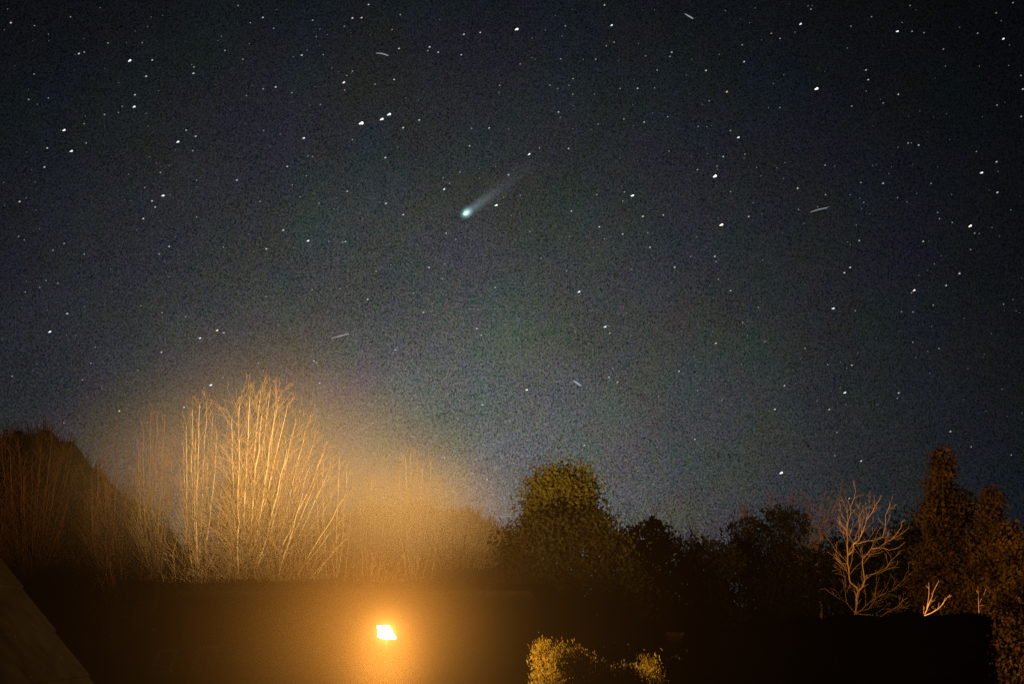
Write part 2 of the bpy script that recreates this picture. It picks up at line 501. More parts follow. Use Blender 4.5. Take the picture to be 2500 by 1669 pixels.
def gable_house(name, label, x0, x1, y0, y1, ez, rz, rmat, wmat, axis='x'):
    h = thing(name, label, 'house', ((x0 + x1) / 2, (y0 + y1) / 2, 0))
    m = MB(); o = .3
    if axis == 'x':
        ym = (y0 + y1) / 2
        roof_plane(m, (x0 - o, y0 - o, ez), (x1 + o, y0 - o, ez), (x1 + o, ym, rz), (x0 - o, ym, rz), 12)
        roof_plane(m, (x1 + o, y1 + o, ez), (x0 - o, y1 + o, ez), (x0 - o, ym, rz), (x1 + o, ym, rz), 12)
        w = MB()
        w.poly([(x0, y0, 0), (x1, y0, 0), (x1, y1, 0), (x0, y1, 0), (x0, y0, ez + .15), (x1, y0, ez + .15), (x1, y1, ez + .15), (x0, y1, ez + .15), (x0, ym, rz - .1), (x1, ym, rz - .1)],
               [(0, 1, 5, 4), (2, 3, 7, 6), (1, 2, 6, 9, 5), (3, 0, 4, 8, 7), (4, 5, 9, 8), (6, 7, 8, 9)])
    else:
        xm = (x0 + x1) / 2
        roof_plane(m, (x1 + o, y0 - o, ez), (x1 + o, y1 + o, ez), (xm, y1 + o, rz), (xm, y0 - o, rz), 12)
        roof_plane(m, (x0 - o, y1 + o, ez), (x0 - o, y0 - o, ez), (xm, y0 - o, rz), (xm, y1 + o, rz), 12)
        w = MB()
        w.poly([(x0, y0, 0), (x1, y0, 0), (x1, y1, 0), (x0, y1, 0), (x0, y0, ez + .15), (x1, y0, ez + .15), (x1, y1, ez + .15), (x0, y1, ez + .15), (xm, y0, rz - .1), (xm, y1, rz - .1)],
               [(0, 1, 5, 8, 4), (2, 3, 7, 9, 6), (1, 2, 6, 5), (3, 0, 4, 7), (5, 6, 9, 8), (7, 4, 8, 9)])
    r = m.build('roof', rmat, h)
    w.build('wall', wmat, h)
    return h, r

# near dark gable at the left edge, its right verge running down to the shed
pk = at(-60, 1325, 11); pe = at(132, 1582, 11)
sl = (pk.z - pe.z) / (pe.x - pk.x)
hw = 3.6
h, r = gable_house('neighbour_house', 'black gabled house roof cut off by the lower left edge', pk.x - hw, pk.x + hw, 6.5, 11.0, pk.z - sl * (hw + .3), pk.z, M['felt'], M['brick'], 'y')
m = MB(); m.box(pk.x + 1.2, pk.x + 2.2, 6.44, 6.495, 1.0, 2.2); w = m.build('window', M['frame'], h)
m = MB(); m.box(pk.x + 1.28, pk.x + 2.12, 6.42, 6.438, 1.08, 2.12); m.build('pane', M['glass'], w)
# dark outbuilding between the two houses
a = at(112, 1580, 29); b = at(200, 1582, 29); c = at(268, 1616, 29)
shed = thing('outbuilding', 'small black outbuilding roof between the left gable and the slate roof', 'shed', ((a.x + b.x) / 2, 29, 0))
m = MB()
e = 1.1
zz = b.z - .95
e = .8
roof_plane(m, (a.x - e, 27.2, zz), (b.x + 1.9, 27.2, zz), (b.x, 29, b.z), (a.x, 29, b.z), 7)
roof_plane(m, (b.x + 1.9, 27.2, zz), (b.x + 1.9, 30.8, zz), (b.x, 29, b.z), (b.x, 29, b.z), 7)
roof_plane(m, (b.x + 1.9, 30.8, zz), (a.x - e, 30.8, zz), (a.x, 29, b.z), (b.x, 29, b.z), 7)
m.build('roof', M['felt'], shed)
m = MB(); m.box(a.x - e + .2, b.x + 1.6, 27.5, 30.5, 0, zz + .05); m.build('wall', M['brick'], shed)

# dark house on the right whose chimney just shows
q0 = at(1560, 1602, 36); q1 = at(2030, 1600, 36)
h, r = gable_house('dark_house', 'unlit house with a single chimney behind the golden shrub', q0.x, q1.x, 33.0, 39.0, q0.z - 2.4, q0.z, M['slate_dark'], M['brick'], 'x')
k0 = at(1630, 1550, 36); k1 = at(1663, 1550, 36)
m = MB(); m.box(k0.x, k1.x, 35.75, 36.25, q0.z - .4, k0.z); m.box(k0.x - .04, k1.x + .04, 35.71, 36.29, k0.z + .002, k0.z + .09)
m.build('chimney', M['brick'], h)

# ------------------------------------------------------------------ trees
def branch(out, p, d, L, r, lev, P):
    R = rnd
    step = P['step'][min(lev, len(P['step']) - 1)]
    n = max(2, int(L / step))
    s = L / n
    wob = P['wob']; trop = P['trop']
    px, py, pz = p; dx, dy, dz = d
    for i in range(n):
        dx, dy, dz = norm(dx + R.gauss(0, wob), dy + R.gauss(0, wob), dz + R.gauss(0, wob) + trop)
        qx, qy, qz = px + dx * s, py + dy * s, pz + dz * s
        ra = max(r * (1 - .7 * i / n), P['rmin']); rb = max(r * (1 - .7 * (i + 1) / n), P['rmin'])
        out.append((px, py, pz, qx, qy, qz, ra, rb, lev))
        px, py, pz = qx, qy, qz
        t = (i + 1) / n
        if lev < P['levels'] and t > .15:
            nk = P['kids'][lev]
            k = int(nk) + (1 if R.random() < nk - int(nk) else 0)
            for _ in range(k):
                c = L * P['ratio2'] * (1.05 - .6 * t) * R.uniform(.6, 1.25)
                if c < P['minlen']:
                    continue
                branch(out, (px, py, pz), side(dx, dy, dz, P['ang'] * R.uniform(.65, 1.3)), c, max(rb * .6, P['rmin']), lev + 1, P)

def side(dx, dy, dz, ang):
    R = rnd
    rx, ry, rz = R.gauss(0, 1), R.gauss(0, 1), R.gauss(0, 1)
    k = rx * dx + ry * dy + rz * dz
    rx, ry, rz = norm(rx - k * dx, ry - k * dy, rz - k * dz)
    c, s = math.cos(ang), math.sin(ang)
    return dx * c + rx * s, dy * c + ry * s, dz * c + rz * s

def limb(out, pts, r0, r1, P, kids=True, lev=0, t0=0.15):
    """a limb along a polyline, with side branches growing from it"""
    R = rnd
    L = sum((pts[i + 1] - pts[i]).length for i in range(len(pts) - 1))
    # catmull-rom resample
    q = []
    n = len(pts)
    for i in range(n - 1):
        a = pts[max(i - 1, 0)]; b = pts[i]; c = pts[i + 1]; d = pts[min(i + 2, n - 1)]
        m = max(2, int((c - b).length / P['lstep']))
        for j in range(m):
            t = j / m
            q.append(.5 * ((2 * b) + (c - a) * t + (2 * a - 5 * b + 4 * c - d) * t * t + (3 * b - a - 3 * c + d) * t ** 3))
    q.append(pts[-1])
    for i in range(1, len(q) - 1):
        q[i] = q[i] + Vector((R.gauss(0, 1), R.gauss(0, 1), R.gauss(0, 1))) * P['jit']
    N = len(q) - 1
    for i in range(N):
        ta, tb = i / N, (i + 1) / N
        ra, rb = r0 + (r1 - r0) * ta ** .8, r0 + (r1 - r0) * tb ** .8
        a, b = q[i], q[i + 1]
        out.append((a.x, a.y, a.z, b.x, b.y, b.z, ra, rb, lev))
        if kids and tb > t0:
            d = (b - a).normalized()
            nk = P['kids'][lev]
            k = int(nk) + (1 if R.random() < nk - int(nk) else 0)
            for _ in range(k):
                c = L * P['ratio'] * (1.1 - .8 * tb) * R.uniform(.6, 1.25)
                if c < P['minlen']:
                    continue
                branch(out, (b.x, b.y, b.z), side(d.x, d.y, d.z, P['ang'] * R.uniform(.65, 1.3)), c, max(rb * .55, P['rmin']), lev + 1, P)
    return q

def finish_tree(t, out, mat, thick=0.02, twig=None):
    o = parent_world(t)
    off = np.array([o.x, o.y, o.z, o.x, o.y, o.z])
    big = [s for s in out if s[8] == 0 or s[6] > thick]
    small = [s for s in out if not (s[8] == 0 or s[6] > thick)]
    for nm, ss, k in (('trunk', big, 6), ('crown', small, 3)):
        if not ss:
            continue
        a = np.array(ss)[:, :8]
        a[:, :6] -= off
        ob = from_mesh(nm, seg_mesh(nm, a, k, mat if nm == 'trunk' or twig is None else twig), t)
        if nm == 'crown':
            ob['kind'] = 'stuff'

PREC = dict(step=[.6, .38, .3, .26, .24], wob=.11, trop=.06, rmin=.0045, levels=4, kids=[1.2, 1.0, .9, .8], ratio=.42, ratio2=.52, ang=.55, minlen=.20, lstep=.5, jit=.02)

def P_(**kw):
    d = dict(PREC); d.update(kw); return d

TOTAL = [0]
def dome_targets(lumps, n):
    o = []
    for _ in range(n):
        px, py, rx, ry = rnd.choice(lumps)
        a = rnd.uniform(0, 2 * math.pi); r = math.sqrt(rnd.uniform(.15, 1))
        o.append((px + rx * r * math.cos(a), py + ry * r * math.sin(a)))
    return o
def fan_tree(label, bx, by, Y, targets, P, r0, mat, dY=2.0, fork=0.25, cat='tree', name='bare_tree', group=None, lean=0.0, curve=0.45, twig=None, rs=.012):
    """bare tree: stems sweep from the fork to target pixels along upward curves"""
    base = at(bx, by, Y)
    root = Vector((base.x - lean, Y, 0))
    t = thing(name, label, cat, root, group)
    out = []
    fk = at(bx, by, Y)
    limb(out, [root - Vector((0, 0, .2)), root.lerp(fk, .5) + Vector((rnd.gauss(0, .08), 0, 0)), fk], r0, r0 * .75, P, kids=False)
    for (px, py) in targets:
        tp = at(px, py, Y + rnd.uniform(-dY, dY))
        s = root.lerp(fk, rnd.uniform(1 - fork, 1.0))
        mid = s.lerp(tp, .5)
        side_v = Vector((tp.x - s.x, tp.y - s.y, 0))
        mid = mid + side_v * (curve * .45) - Vector((0, 0, side_v.length * curve * .12))
        q1 = s.lerp(mid, .5) + side_v * (curve * .12)
        L = (tp - s).length
        limb(out, [s, q1, mid, tp], max(rs, r0 * .27 * min(1, L / 7)), .006, P)
    finish_tree(t, out, mat, twig=twig)
    TOTAL[0] += len(out)
    return t

# tall multi-stemmed tree, lit palest, fanning to the right
PT = P_(kids=[3.2, 1.9, 1.4, .8], ratio=.28, ang=.55, trop=.03, levels=4, rmin=.0038, minlen=.18)
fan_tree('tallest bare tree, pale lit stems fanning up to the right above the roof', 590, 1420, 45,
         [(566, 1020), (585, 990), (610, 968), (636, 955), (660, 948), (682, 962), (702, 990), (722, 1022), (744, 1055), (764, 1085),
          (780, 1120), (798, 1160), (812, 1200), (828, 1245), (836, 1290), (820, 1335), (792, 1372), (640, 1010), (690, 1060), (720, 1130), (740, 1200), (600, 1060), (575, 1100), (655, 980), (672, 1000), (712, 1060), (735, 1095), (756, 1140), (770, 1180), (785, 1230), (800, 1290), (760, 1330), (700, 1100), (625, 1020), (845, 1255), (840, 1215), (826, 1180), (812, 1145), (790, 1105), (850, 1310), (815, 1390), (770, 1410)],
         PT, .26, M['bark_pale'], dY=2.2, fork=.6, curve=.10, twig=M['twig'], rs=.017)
# upright poplar left of it
fan_tree('slender upright bare tree just left of the tallest tree', 490, 1400, 46,
         [(455, 1040), (470, 1000), (487, 988), (505, 984), (520, 1015), (530, 1060), (448, 1090), (478, 1060), (510, 1080)],
         P_(kids=[3.2, 1.6, 1.1, .6], ratio=.24, ang=.50, trop=.07, rmin=.0038), .18, M['bark_pale'], dY=1.2, curve=.5, twig=M['twig'])
fan_tree('thin upright bare tree with feathery top, second left of the tallest', 385, 1400, 51,
         [(350, 1050), (368, 1018), (385, 1010), (402, 1022), (425, 1060), (338, 1095), (410, 1090)],
         P_(kids=[2.6, 1.4, 1.0, .6], ratio=.26, ang=.38, trop=.11, rmin=.004), .17, M['bark_grey'], dY=1.2, curve=.5, twig=M['bark_grey'])
fan_tree('feathery dim bare tree standing in front of the dark left hillside', 285, 1420, 56,
         [(240, 1120), (262, 1085), (290, 1068), (318, 1085), (335, 1130), (225, 1160)],
         P_(kids=[2.4, 1.4, 1.0, .6], ratio=.30, ang=.44, trop=.09, rmin=.004), .17, M['bark_red'], dY=1.4, curve=.7, twig=M['bark_red'])
# thinner trees in the glow
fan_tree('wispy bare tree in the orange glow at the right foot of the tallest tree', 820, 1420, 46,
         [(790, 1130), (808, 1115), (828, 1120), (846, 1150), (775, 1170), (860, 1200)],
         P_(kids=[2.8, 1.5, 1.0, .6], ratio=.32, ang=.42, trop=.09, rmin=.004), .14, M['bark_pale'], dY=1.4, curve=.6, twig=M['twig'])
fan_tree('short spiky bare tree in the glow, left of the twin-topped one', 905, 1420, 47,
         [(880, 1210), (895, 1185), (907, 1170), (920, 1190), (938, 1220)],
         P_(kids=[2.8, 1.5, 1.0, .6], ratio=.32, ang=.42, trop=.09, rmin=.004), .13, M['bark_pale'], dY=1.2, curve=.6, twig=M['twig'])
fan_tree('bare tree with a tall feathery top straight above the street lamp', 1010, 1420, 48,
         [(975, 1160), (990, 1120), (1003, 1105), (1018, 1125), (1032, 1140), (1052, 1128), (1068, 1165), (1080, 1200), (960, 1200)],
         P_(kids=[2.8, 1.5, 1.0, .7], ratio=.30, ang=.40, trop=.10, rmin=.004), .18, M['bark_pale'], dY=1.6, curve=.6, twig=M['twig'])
# round-crowned tree
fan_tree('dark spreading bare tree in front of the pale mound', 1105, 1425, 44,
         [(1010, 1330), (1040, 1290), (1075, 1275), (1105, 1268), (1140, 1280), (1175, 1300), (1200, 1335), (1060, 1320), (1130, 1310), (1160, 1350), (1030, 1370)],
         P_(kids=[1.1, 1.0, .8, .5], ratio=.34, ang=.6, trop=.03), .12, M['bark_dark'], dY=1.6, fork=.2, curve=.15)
# dim reddish trees right of the evergreen
fan_tree('dim reddish-brown bare tree just right of the olive evergreen', 1575, 1480, 60,
         dome_targets([(1510, 1290, 45, 45), (1560, 1260, 50, 45), (1610, 1275, 45, 45), (1640, 1330, 50, 50), (1500, 1350, 60, 50)], 50),
         P_(kids=[1.9, 1.4, 1.1, .8], ratio=.36, ang=.5, trop=.05), .18, M['bark_red'], dY=2, curve=.4)
fan_tree('dim reddish-brown bare tree, lower one next to the black evergreen', 1710, 1490, 59,
         dome_targets([(1680, 1335, 45, 40), (1730, 1325, 45, 40), (1765, 1350, 40, 40), (1700, 1380, 60, 40)], 44),
         P_(kids=[1.9, 1.4, 1.1, .8], ratio=.36, ang=.5, trop=.05), .15, M['bark_red'], dY=2, curve=.4)
fan_tree('dim bare tree whose thin twigs rise behind the black evergreen', 1880, 1480, 62,
         dome_targets([(1810, 1280, 40, 40), (1850, 1255, 45, 40), (1900, 1245, 45, 36), (1950, 1245, 45, 36), (1985, 1270, 40, 40), (1880, 1300, 80, 40)], 60),
         P_(kids=[1.9, 1.4, 1.1, .7], ratio=.34, ang=.5, trop=.06), .16, M['bark_red'], dY=2, curve=.4)

fan_tree('broad dim brown bare tree with a dense domed crown at the far left edge', 75, 1440, 66,
         dome_targets([(15, 1115, 60, 60), (120, 1100, 60, 44), (165, 1140, 50, 60), (80, 1160, 80, 70), (205, 1190, 55, 60), (30, 1220, 90, 70), (150, 1240, 90, 70)], 60),
         P_(kids=[1.5, 1.2, 1.0, .8], ratio=.30, ang=.6, trop=.02), .26, M['bark_red'], dY=2.6, fork=.35, curve=.2, twig=M['bark_red'])
fan_tree('grey twiggy bare tree between the far left dome and the upright trees', 225, 1440, 62,
         dome_targets([(230, 1200, 50, 60), (270, 1230, 60, 70), (200, 1270, 60, 60), (320, 1200, 60, 70)], 36),
         P_(kids=[1.4, 1.2, 1.0, .7], ratio=.32, ang=.5, trop=.04), .2, M['bark_red'], dY=2.2, fork=.35, curve=.2, twig=M['bark_red'])
for lab, bx, Y, lumps, nt in (
        ('low brown bare bush at the left end of the slate ridge', 330, 43, [(330, 1400, 80, 45), (270, 1440, 60, 40), (400, 1430, 60, 40)], 34),
        ('low bare bush under the slender upright tree', 480, 41, [(470, 1390, 70, 50), (530, 1400, 60, 45), (430, 1420, 50, 40)], 34),
        ('low bare bush below the fanned stems of the tallest tree', 700, 41.5, [(680, 1385, 70, 50), (740, 1400, 60, 40), (640, 1410, 60, 40)], 34),
        ('low bare bush above the ridge, straight behind the lamp', 890, 41, [(870, 1395, 70, 45), (930, 1400, 70, 45), (980, 1410, 50, 40)], 34)):
    fan_tree(lab, bx, 1480, Y, dome_targets(lumps, nt), P_(kids=[1.3, 1.2, 1.0, .7], ratio=.4, ang=.6, trop=.02), .08, M['bark_red'] if bx < 400 else M['bark_grey'], dY=1.4, fork=.6, curve=.15, twig=M['bark_red'] if bx < 400 else M['twig'], name='bare_bush', cat='bush')
# hand-drawn tree on the right, branch by branch
def z4(x, y):
    return 1700 + .3949 * x, 1050 + .3949 * y
def drawn_tree(label, Y, paths, P, mat, name='bare_tree', cat='tree', jy=1.2):
    b0 = at(*z4(*paths[0][0][0]), Y)
    t = thing(name, label, cat, (b0.x, Y, 0))
    out = []
    b = Vector((b0.x, Y, 0))
    limb(out, [b - Vector((0, 0, .2)), b.lerp(b0, .5) + Vector((.05, 0, 0)), b0], paths[0][1] * 1.5, paths[0][1], P, kids=False)
    seen = []
    for n_, (pts, r0, r1, dy) in enumerate(paths):
        v = []; y0 = Y
        start = None
        if seen:
            start = min(seen, key=lambda e: (e[0] - pts[0][0]) ** 2 + (e[1] - pts[0][1]) ** 2)
            y0 = start[2].y
        for i, (x, y) in enumerate(pts):
            v.append(at(*z4(x, y), y0 + dy * i / max(1, len(pts) - 1)))
        if start is not None:
            v[0] = start[2].copy()
        q = limb(out, v, r0 * .48, r1 * .5, P, t0=.15)
        for p in q:
            d = p - CAM
            k = d.dot(FWD)
            seen.append(((1250 + d.x / k * FPX - 1700) / .3949, (834.5 - d.dot(UPV) / k * FPX - 1050) / .3949, p))
    finish_tree(t, out, mat, .016)
    TOTAL[0] += len(out)
    return t
PD = P_(lstep=.25, jit=.03, kids=[2.0, 1.5, 1.2, .8], ratio=.34, ang=.65, trop=.04, step=[.4, .26, .2, .2], minlen=.16, rmin=.0042, wob=.14)
drawn_tree('bare tree with bold orange-lit crooked branches above the black hedge', 40, [
    ([(985, 1160), (990, 1090), (1002, 1000), (1042, 935), (1052, 895)], .085, .055, 0),
    ([(1000, 990), (958, 940), (943, 870), (938, 770), (930, 660), (945, 570), (965, 470), (985, 370)], .06, .012, 1.0),
    ([(938, 770), (975, 705), (1030, 640), (1060, 545), (1098, 485), (1132, 430)], .05, .010, -1.0),
    ([(975, 705), (1060, 685), (1140, 640), (1180, 520), (1200, 450)], .028, .008, -1.6),
    ([(1052, 895), (1110, 880), (1165, 860), (1205, 805), (1258, 745)], .05, .010, .8),
    ([(1165, 860), (1215, 850), (1245, 810)], .022, .008, .5),
    ([(1030, 930), (1025, 840), (1050, 765), (1130, 722), (1200, 670), (1310, 605)], .045, .009, -.6),
    ([(1130, 722), (1190, 735), (1290, 690)], .02, .007, -.4),
    ([(1200, 670), (1255, 600), (1290, 550)], .02, .007, -.9),
    ([(1005, 1115), (1085, 1052), (1180, 1005), (1245, 955), (1318, 885), (1350, 860)], .035, .008, 1.2),
    ([(1000, 1140), (1060, 1100), (1110, 1040), (1090, 1020), (1140, 990)], .022, .007, -1.0),
    ([(1010, 1135), (1090, 1138), (1185, 1132), (1245, 1075), (1305, 1025), (1330, 965)], .028, .008, -1.3),
    ([(960, 965), (930, 980), (888, 995)], .022, .008, -.8),
    ([(950, 900), (915, 830), (880, 795), (845, 755)], .024, .007, .9),
    ([(925, 1145), (930, 1060), (920, 960), (905, 890), (870, 850)], .022, .008, 1.4),
    ([(930, 650), (925, 560), (900, 500), (880, 430)], .022, .007, .8),
    ([(945, 620), (990, 590), (1010, 530), (1060, 470), (1075, 420)], .022, .007, 1.2),
], PD, M['bark_brown'])
drawn_tree('thin dim bare tree with one upright stem left of the bold orange tree', 54, [
    ([(765, 1040), (755, 960), (765, 850), (772, 740), (770, 600), (815, 550), (850, 470), (900, 372)], .05, .010, .5),
    ([(770, 690), (800, 640), (860, 570), (885, 530)], .022, .007, -.8),
    ([(768, 620), (755, 540), (770, 450), (800, 380)], .022, .007, 1),
    ([(775, 790), (830, 740), (890, 690)], .018, .007, -1),
], PD, M['bark_brown'])
drawn_tree('slim dim bare tree with a kinked stem beside the black evergreen', 60, [
    ([(690, 900), (690, 790), (675, 690), (640, 610), (625, 540), (610, 480)], .035, .009, .5),
    ([(672, 680), (665, 580), (670, 500)], .02, .007, -.8),
    ([(690, 790), (720, 710), (730, 640)], .018, .007, .8),
], PD, M['bark_brown'])
drawn_tree('small bright orange-lit leafless shrub poking above the hedge', 30, [
    ([(1398, 1165), (1425, 1110), (1465, 995)], .03, .009, 0),
    ([(1425, 1110), (1440, 1020), (1438, 940)], .018, .006, .4),
    ([(1465, 995), (1500, 930)], .012, .006, -.3),
    ([(1405, 1150), (1490, 1105), (1530, 1060), (1570, 1015)], .022, .006, -.5),
    ([(1490, 1105), (1580, 1092)], .012, .006, .4),
    ([(1415, 1135), (1450, 1060), (1490, 1020)], .014, .006, .6),
], P_(lstep=.15, jit=.012, kids=[1.3, .8, .5, .3], ratio=.3, ang=.55, trop=.05, step=[.2, .15, .12], minlen=.1, rmin=.004), M['bark_brown'], name='bare_shrub', cat='shrub')
drawn_tree('small forked bare sapling in front of the leafy trees at right', 34, [
    ([(1748, 1180), (1750, 1120), (1755, 1050), (1795, 965)], .022, .006, 0),
    ([(1752, 1100), (1745, 1010), (1740, 960)], .014, .005, .4),
    ([(1755, 1090), (1815, 1075), (1860, 1075), (1900, 1078)], .012, .005, .2),
], P_(lstep=.2, jit=.012, kids=[.7, .6, .4, .3], ratio=.25, ang=.55, trop=.05, step=[.2, .15, .12], minlen=.1, rmin=.004), M['bark_brown'], name='bare_sapling')

# leafy and evergreen trees: leaf-sized faces in clumps through the crown
def leaf_cloud(centres, n_leaf, size, origin, up_bias=0.0, shell=0.55, clump=0.35, aspect=1.7):
    """centres: list of (Vector, rx, ry, rz); clumped leaf quads"""
    vol = np.array([rx * ry * rz for _, rx, ry, rz in centres]) ** .7
    pick = NPR.choice(len(centres), size=max(1, n_leaf // 12), p=vol / vol.sum())
    P = []
    cc = np.array([[c.x, c.y, c.z] for c, _, _, _ in centres]); rr = np.array([[a, b, d] for _, a, b, d in centres])
    d = NPR.normal(size=(len(pick), 3)); d /= np.linalg.norm(d, axis=1, keepdims=True)
    rad = shell + (1 - shell) * NPR.random(len(pick)) ** .6
    wob = 1 + .16 * np.sin(d[:, :1] * 5 + pick[:, None]) + .12 * np.sin(d[:, 2:3] * 9 + pick[:, None] * 1.7) + NPR.normal(size=(len(pick), 1)) * .05
    cl = cc[pick] + d * rr[pick] * rad[:, None] * wob
    pts = np.repeat(cl, 12, axis=0) + NPR.normal(size=(len(pick) * 12, 3)) * clump * size * 4
    n = len(pts)
    a = NPR.normal(size=(n, 3)); a[:, 2] += up_bias; a /= np.linalg.norm(a, axis=1, keepdims=True)
    b = NPR.normal(size=(n, 3)); b -= a * (a * b).sum(1, keepdims=True); b /= np.linalg.norm(b, axis=1, keepdims=True)
    s = size * NPR.uniform(.6, 1.3, (n, 1))
    V = np.stack([pts - a * s, pts + b * s / aspect, pts + a * s, pts - b * s / aspect], 1)
    V -= np.array([origin.x, origin.y, origin.z])
    return V.reshape(-1, 3), n

def leafy_tree(label, bx, by, Y, lumps, n, size, mat, bark, name='evergreen_tree', cat='tree', r0=.2, dscale=.8, group=None, **kw):
    b = at(bx, by, Y)
    root = Vector((b.x, Y, 0))
    t = thing(name, label, cat, root, group)
    cs = []
    for (px, py, rx, ry) in lumps:
        c = at(px, py, Y + rnd.uniform(-.6, .6))
        k = Y / FPX
        cs.append((c, rx * k, max(.5, (rx + ry) / 2 * k * dscale), ry * k))
    out = []
    top = max(c[0].z for c in cs)
    tp = Vector((root.x, Y, top * .55))
    P = P_(lstep=.5, kids=[0, 0, 0, 0])
    limb(out, [root - Vector((0, 0, .2)), root.lerp(tp, .5), tp], r0, r0 * .25, P, kids=False)
    for c, *_ in cs:
        z = min(c.z * .6, tp.z)
        s = Vector((root.x, Y, z))
        limb(out, [s, s.lerp(c, .5) + Vector((0, 0, -.1)), c], r0 * .35, .015, P, kids=False)
    a = np.array(out)[:, :8]
    off = np.array([root.x, root.y, root.z] * 2); a[:, :6] -= off
    from_mesh('trunk', seg_mesh('trunk', a, 6, bark), t)
    V, nq = leaf_cloud(cs, n, size, root, **kw)
    me = mesh_np('crown', V, np.arange(nq * 4), np.full(nq, 4, dtype=np.int32), mat)
    o = from_mesh('crown', me, t); o['kind'] = 'stuff'
    return t

leafy_tree('small rounded olive evergreen nestled against the tallest bare tree', 600, 1450, 46.5,
           [(592, 1190, 36, 30), (572, 1225, 34, 36), (620, 1215, 38, 36), (600, 1265, 56, 40), (560, 1300, 45, 50), (640, 1310, 50, 50), (600, 1370, 80, 50)],
           5000, .085, M['leaf_olive_dark'], M['bark_dark'], clump=.55)
leafy_tree('tall domed olive evergreen, only its crown lit, right of the lamp glow', 1375, 1460, 44,
           [(1345, 1178, 48, 38), (1400, 1182, 48, 42), (1318, 1225, 42, 45), (1372, 1232, 66, 58), (1425, 1230, 38, 50), (1360, 1290, 80, 50), (1430, 1295, 45, 40), (1310, 1300, 50, 45)],
           14000, .075, M['leaf_olive'], M['bark_dark'], clump=.75)
leafy_tree('broad shaded lower body of the olive evergreen, coloured black', 1390, 1480, 40,
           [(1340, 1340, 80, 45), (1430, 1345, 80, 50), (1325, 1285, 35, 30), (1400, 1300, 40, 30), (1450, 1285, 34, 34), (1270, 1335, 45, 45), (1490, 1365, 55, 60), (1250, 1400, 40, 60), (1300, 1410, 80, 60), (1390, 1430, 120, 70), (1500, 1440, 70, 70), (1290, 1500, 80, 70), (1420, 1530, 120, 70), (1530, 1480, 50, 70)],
           20000, .08, M['leaf_dark'], M['bark_dark'], clump=.8)  # shade on the olive evergreen's lower body, put into near-black leaf colour
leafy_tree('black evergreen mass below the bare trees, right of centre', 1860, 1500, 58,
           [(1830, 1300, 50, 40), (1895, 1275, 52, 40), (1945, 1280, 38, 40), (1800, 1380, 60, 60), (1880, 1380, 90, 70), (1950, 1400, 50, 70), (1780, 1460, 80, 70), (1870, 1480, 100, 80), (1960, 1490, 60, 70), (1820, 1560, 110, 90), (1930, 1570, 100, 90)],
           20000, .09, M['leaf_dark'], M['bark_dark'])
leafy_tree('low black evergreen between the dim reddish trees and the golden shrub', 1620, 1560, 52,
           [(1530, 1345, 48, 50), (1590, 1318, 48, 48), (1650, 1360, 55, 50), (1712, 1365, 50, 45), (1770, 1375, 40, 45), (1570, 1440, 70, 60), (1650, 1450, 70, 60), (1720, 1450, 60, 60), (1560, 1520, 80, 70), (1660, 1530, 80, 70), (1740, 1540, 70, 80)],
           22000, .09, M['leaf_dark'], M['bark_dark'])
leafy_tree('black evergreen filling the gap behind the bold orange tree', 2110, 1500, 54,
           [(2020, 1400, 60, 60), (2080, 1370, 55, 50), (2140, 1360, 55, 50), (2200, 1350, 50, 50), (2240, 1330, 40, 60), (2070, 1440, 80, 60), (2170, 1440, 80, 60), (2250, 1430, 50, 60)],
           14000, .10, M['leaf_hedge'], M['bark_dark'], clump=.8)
leafy_tree('tall narrow leafy tree with the highest top at right', 2300, 1500, 38,
           [(2300, 1135, 22, 34), (2296, 1185, 32, 40), (2310, 1240, 45, 45), (2275, 1260, 35, 45), (2350, 1240, 28, 45), (2320, 1310, 50, 50), (2290, 1370, 55, 55), (2360, 1340, 35, 50), (2330, 1430, 60, 60), (2270, 1450, 50, 55)],
           17000, .058, M['leaf_rust'], M['leaf_hedge'], name='leafy_tree', clump=.5)
leafy_tree('second narrow leafy tree, shorter, near the right edge', 2420, 1500, 37,
           [(2422, 1225, 16, 30), (2415, 1275, 28, 40), (2425, 1330, 35, 45), (2400, 1380, 38, 45), (2440, 1400, 35, 50), (2410, 1450, 45, 50)],
           10000, .058, M['leaf_rust'], M['leaf_hedge'], name='leafy_tree', clump=.5)
leafy_tree('leafy bush glowing brown in the lower right corner', 2480, 1560, 33,
           [(2470, 1320, 30, 40), (2500, 1370, 40, 50), (2460, 1430, 45, 50), (2510, 1460, 50, 60), (2450, 1520, 45, 50), (2500, 1560, 60, 60), (2450, 1610, 50, 60), (2520, 1640, 60, 60), (2460, 1680, 60, 60)],
           17000, .058, M['leaf_rust'], M['leaf_hedge'], name='leafy_bush', cat='bush', clump=.5)
leafy_tree('golden lit shrub with upright sprays at the bottom, right of the lamp', 1440, 1700, 17.0,
           [(1326, 1605, 12, 34), (1332, 1660, 20, 40), (1362, 1612, 18, 30), (1380, 1660, 36, 40), (1405, 1618, 18, 30), (1440, 1645, 30, 32), (1490, 1668, 36, 30), (1540, 1665, 28, 30), (1585, 1640, 14, 26), (1580, 1690, 40, 34), (1440, 1710, 90, 40)],
           26000, .024, M['leaf_gold'], M['bark_dark'], name='golden_shrub', cat='shrub', r0=.06, up_bias=2.0, aspect=2.8, shell=.25, clump=.7)

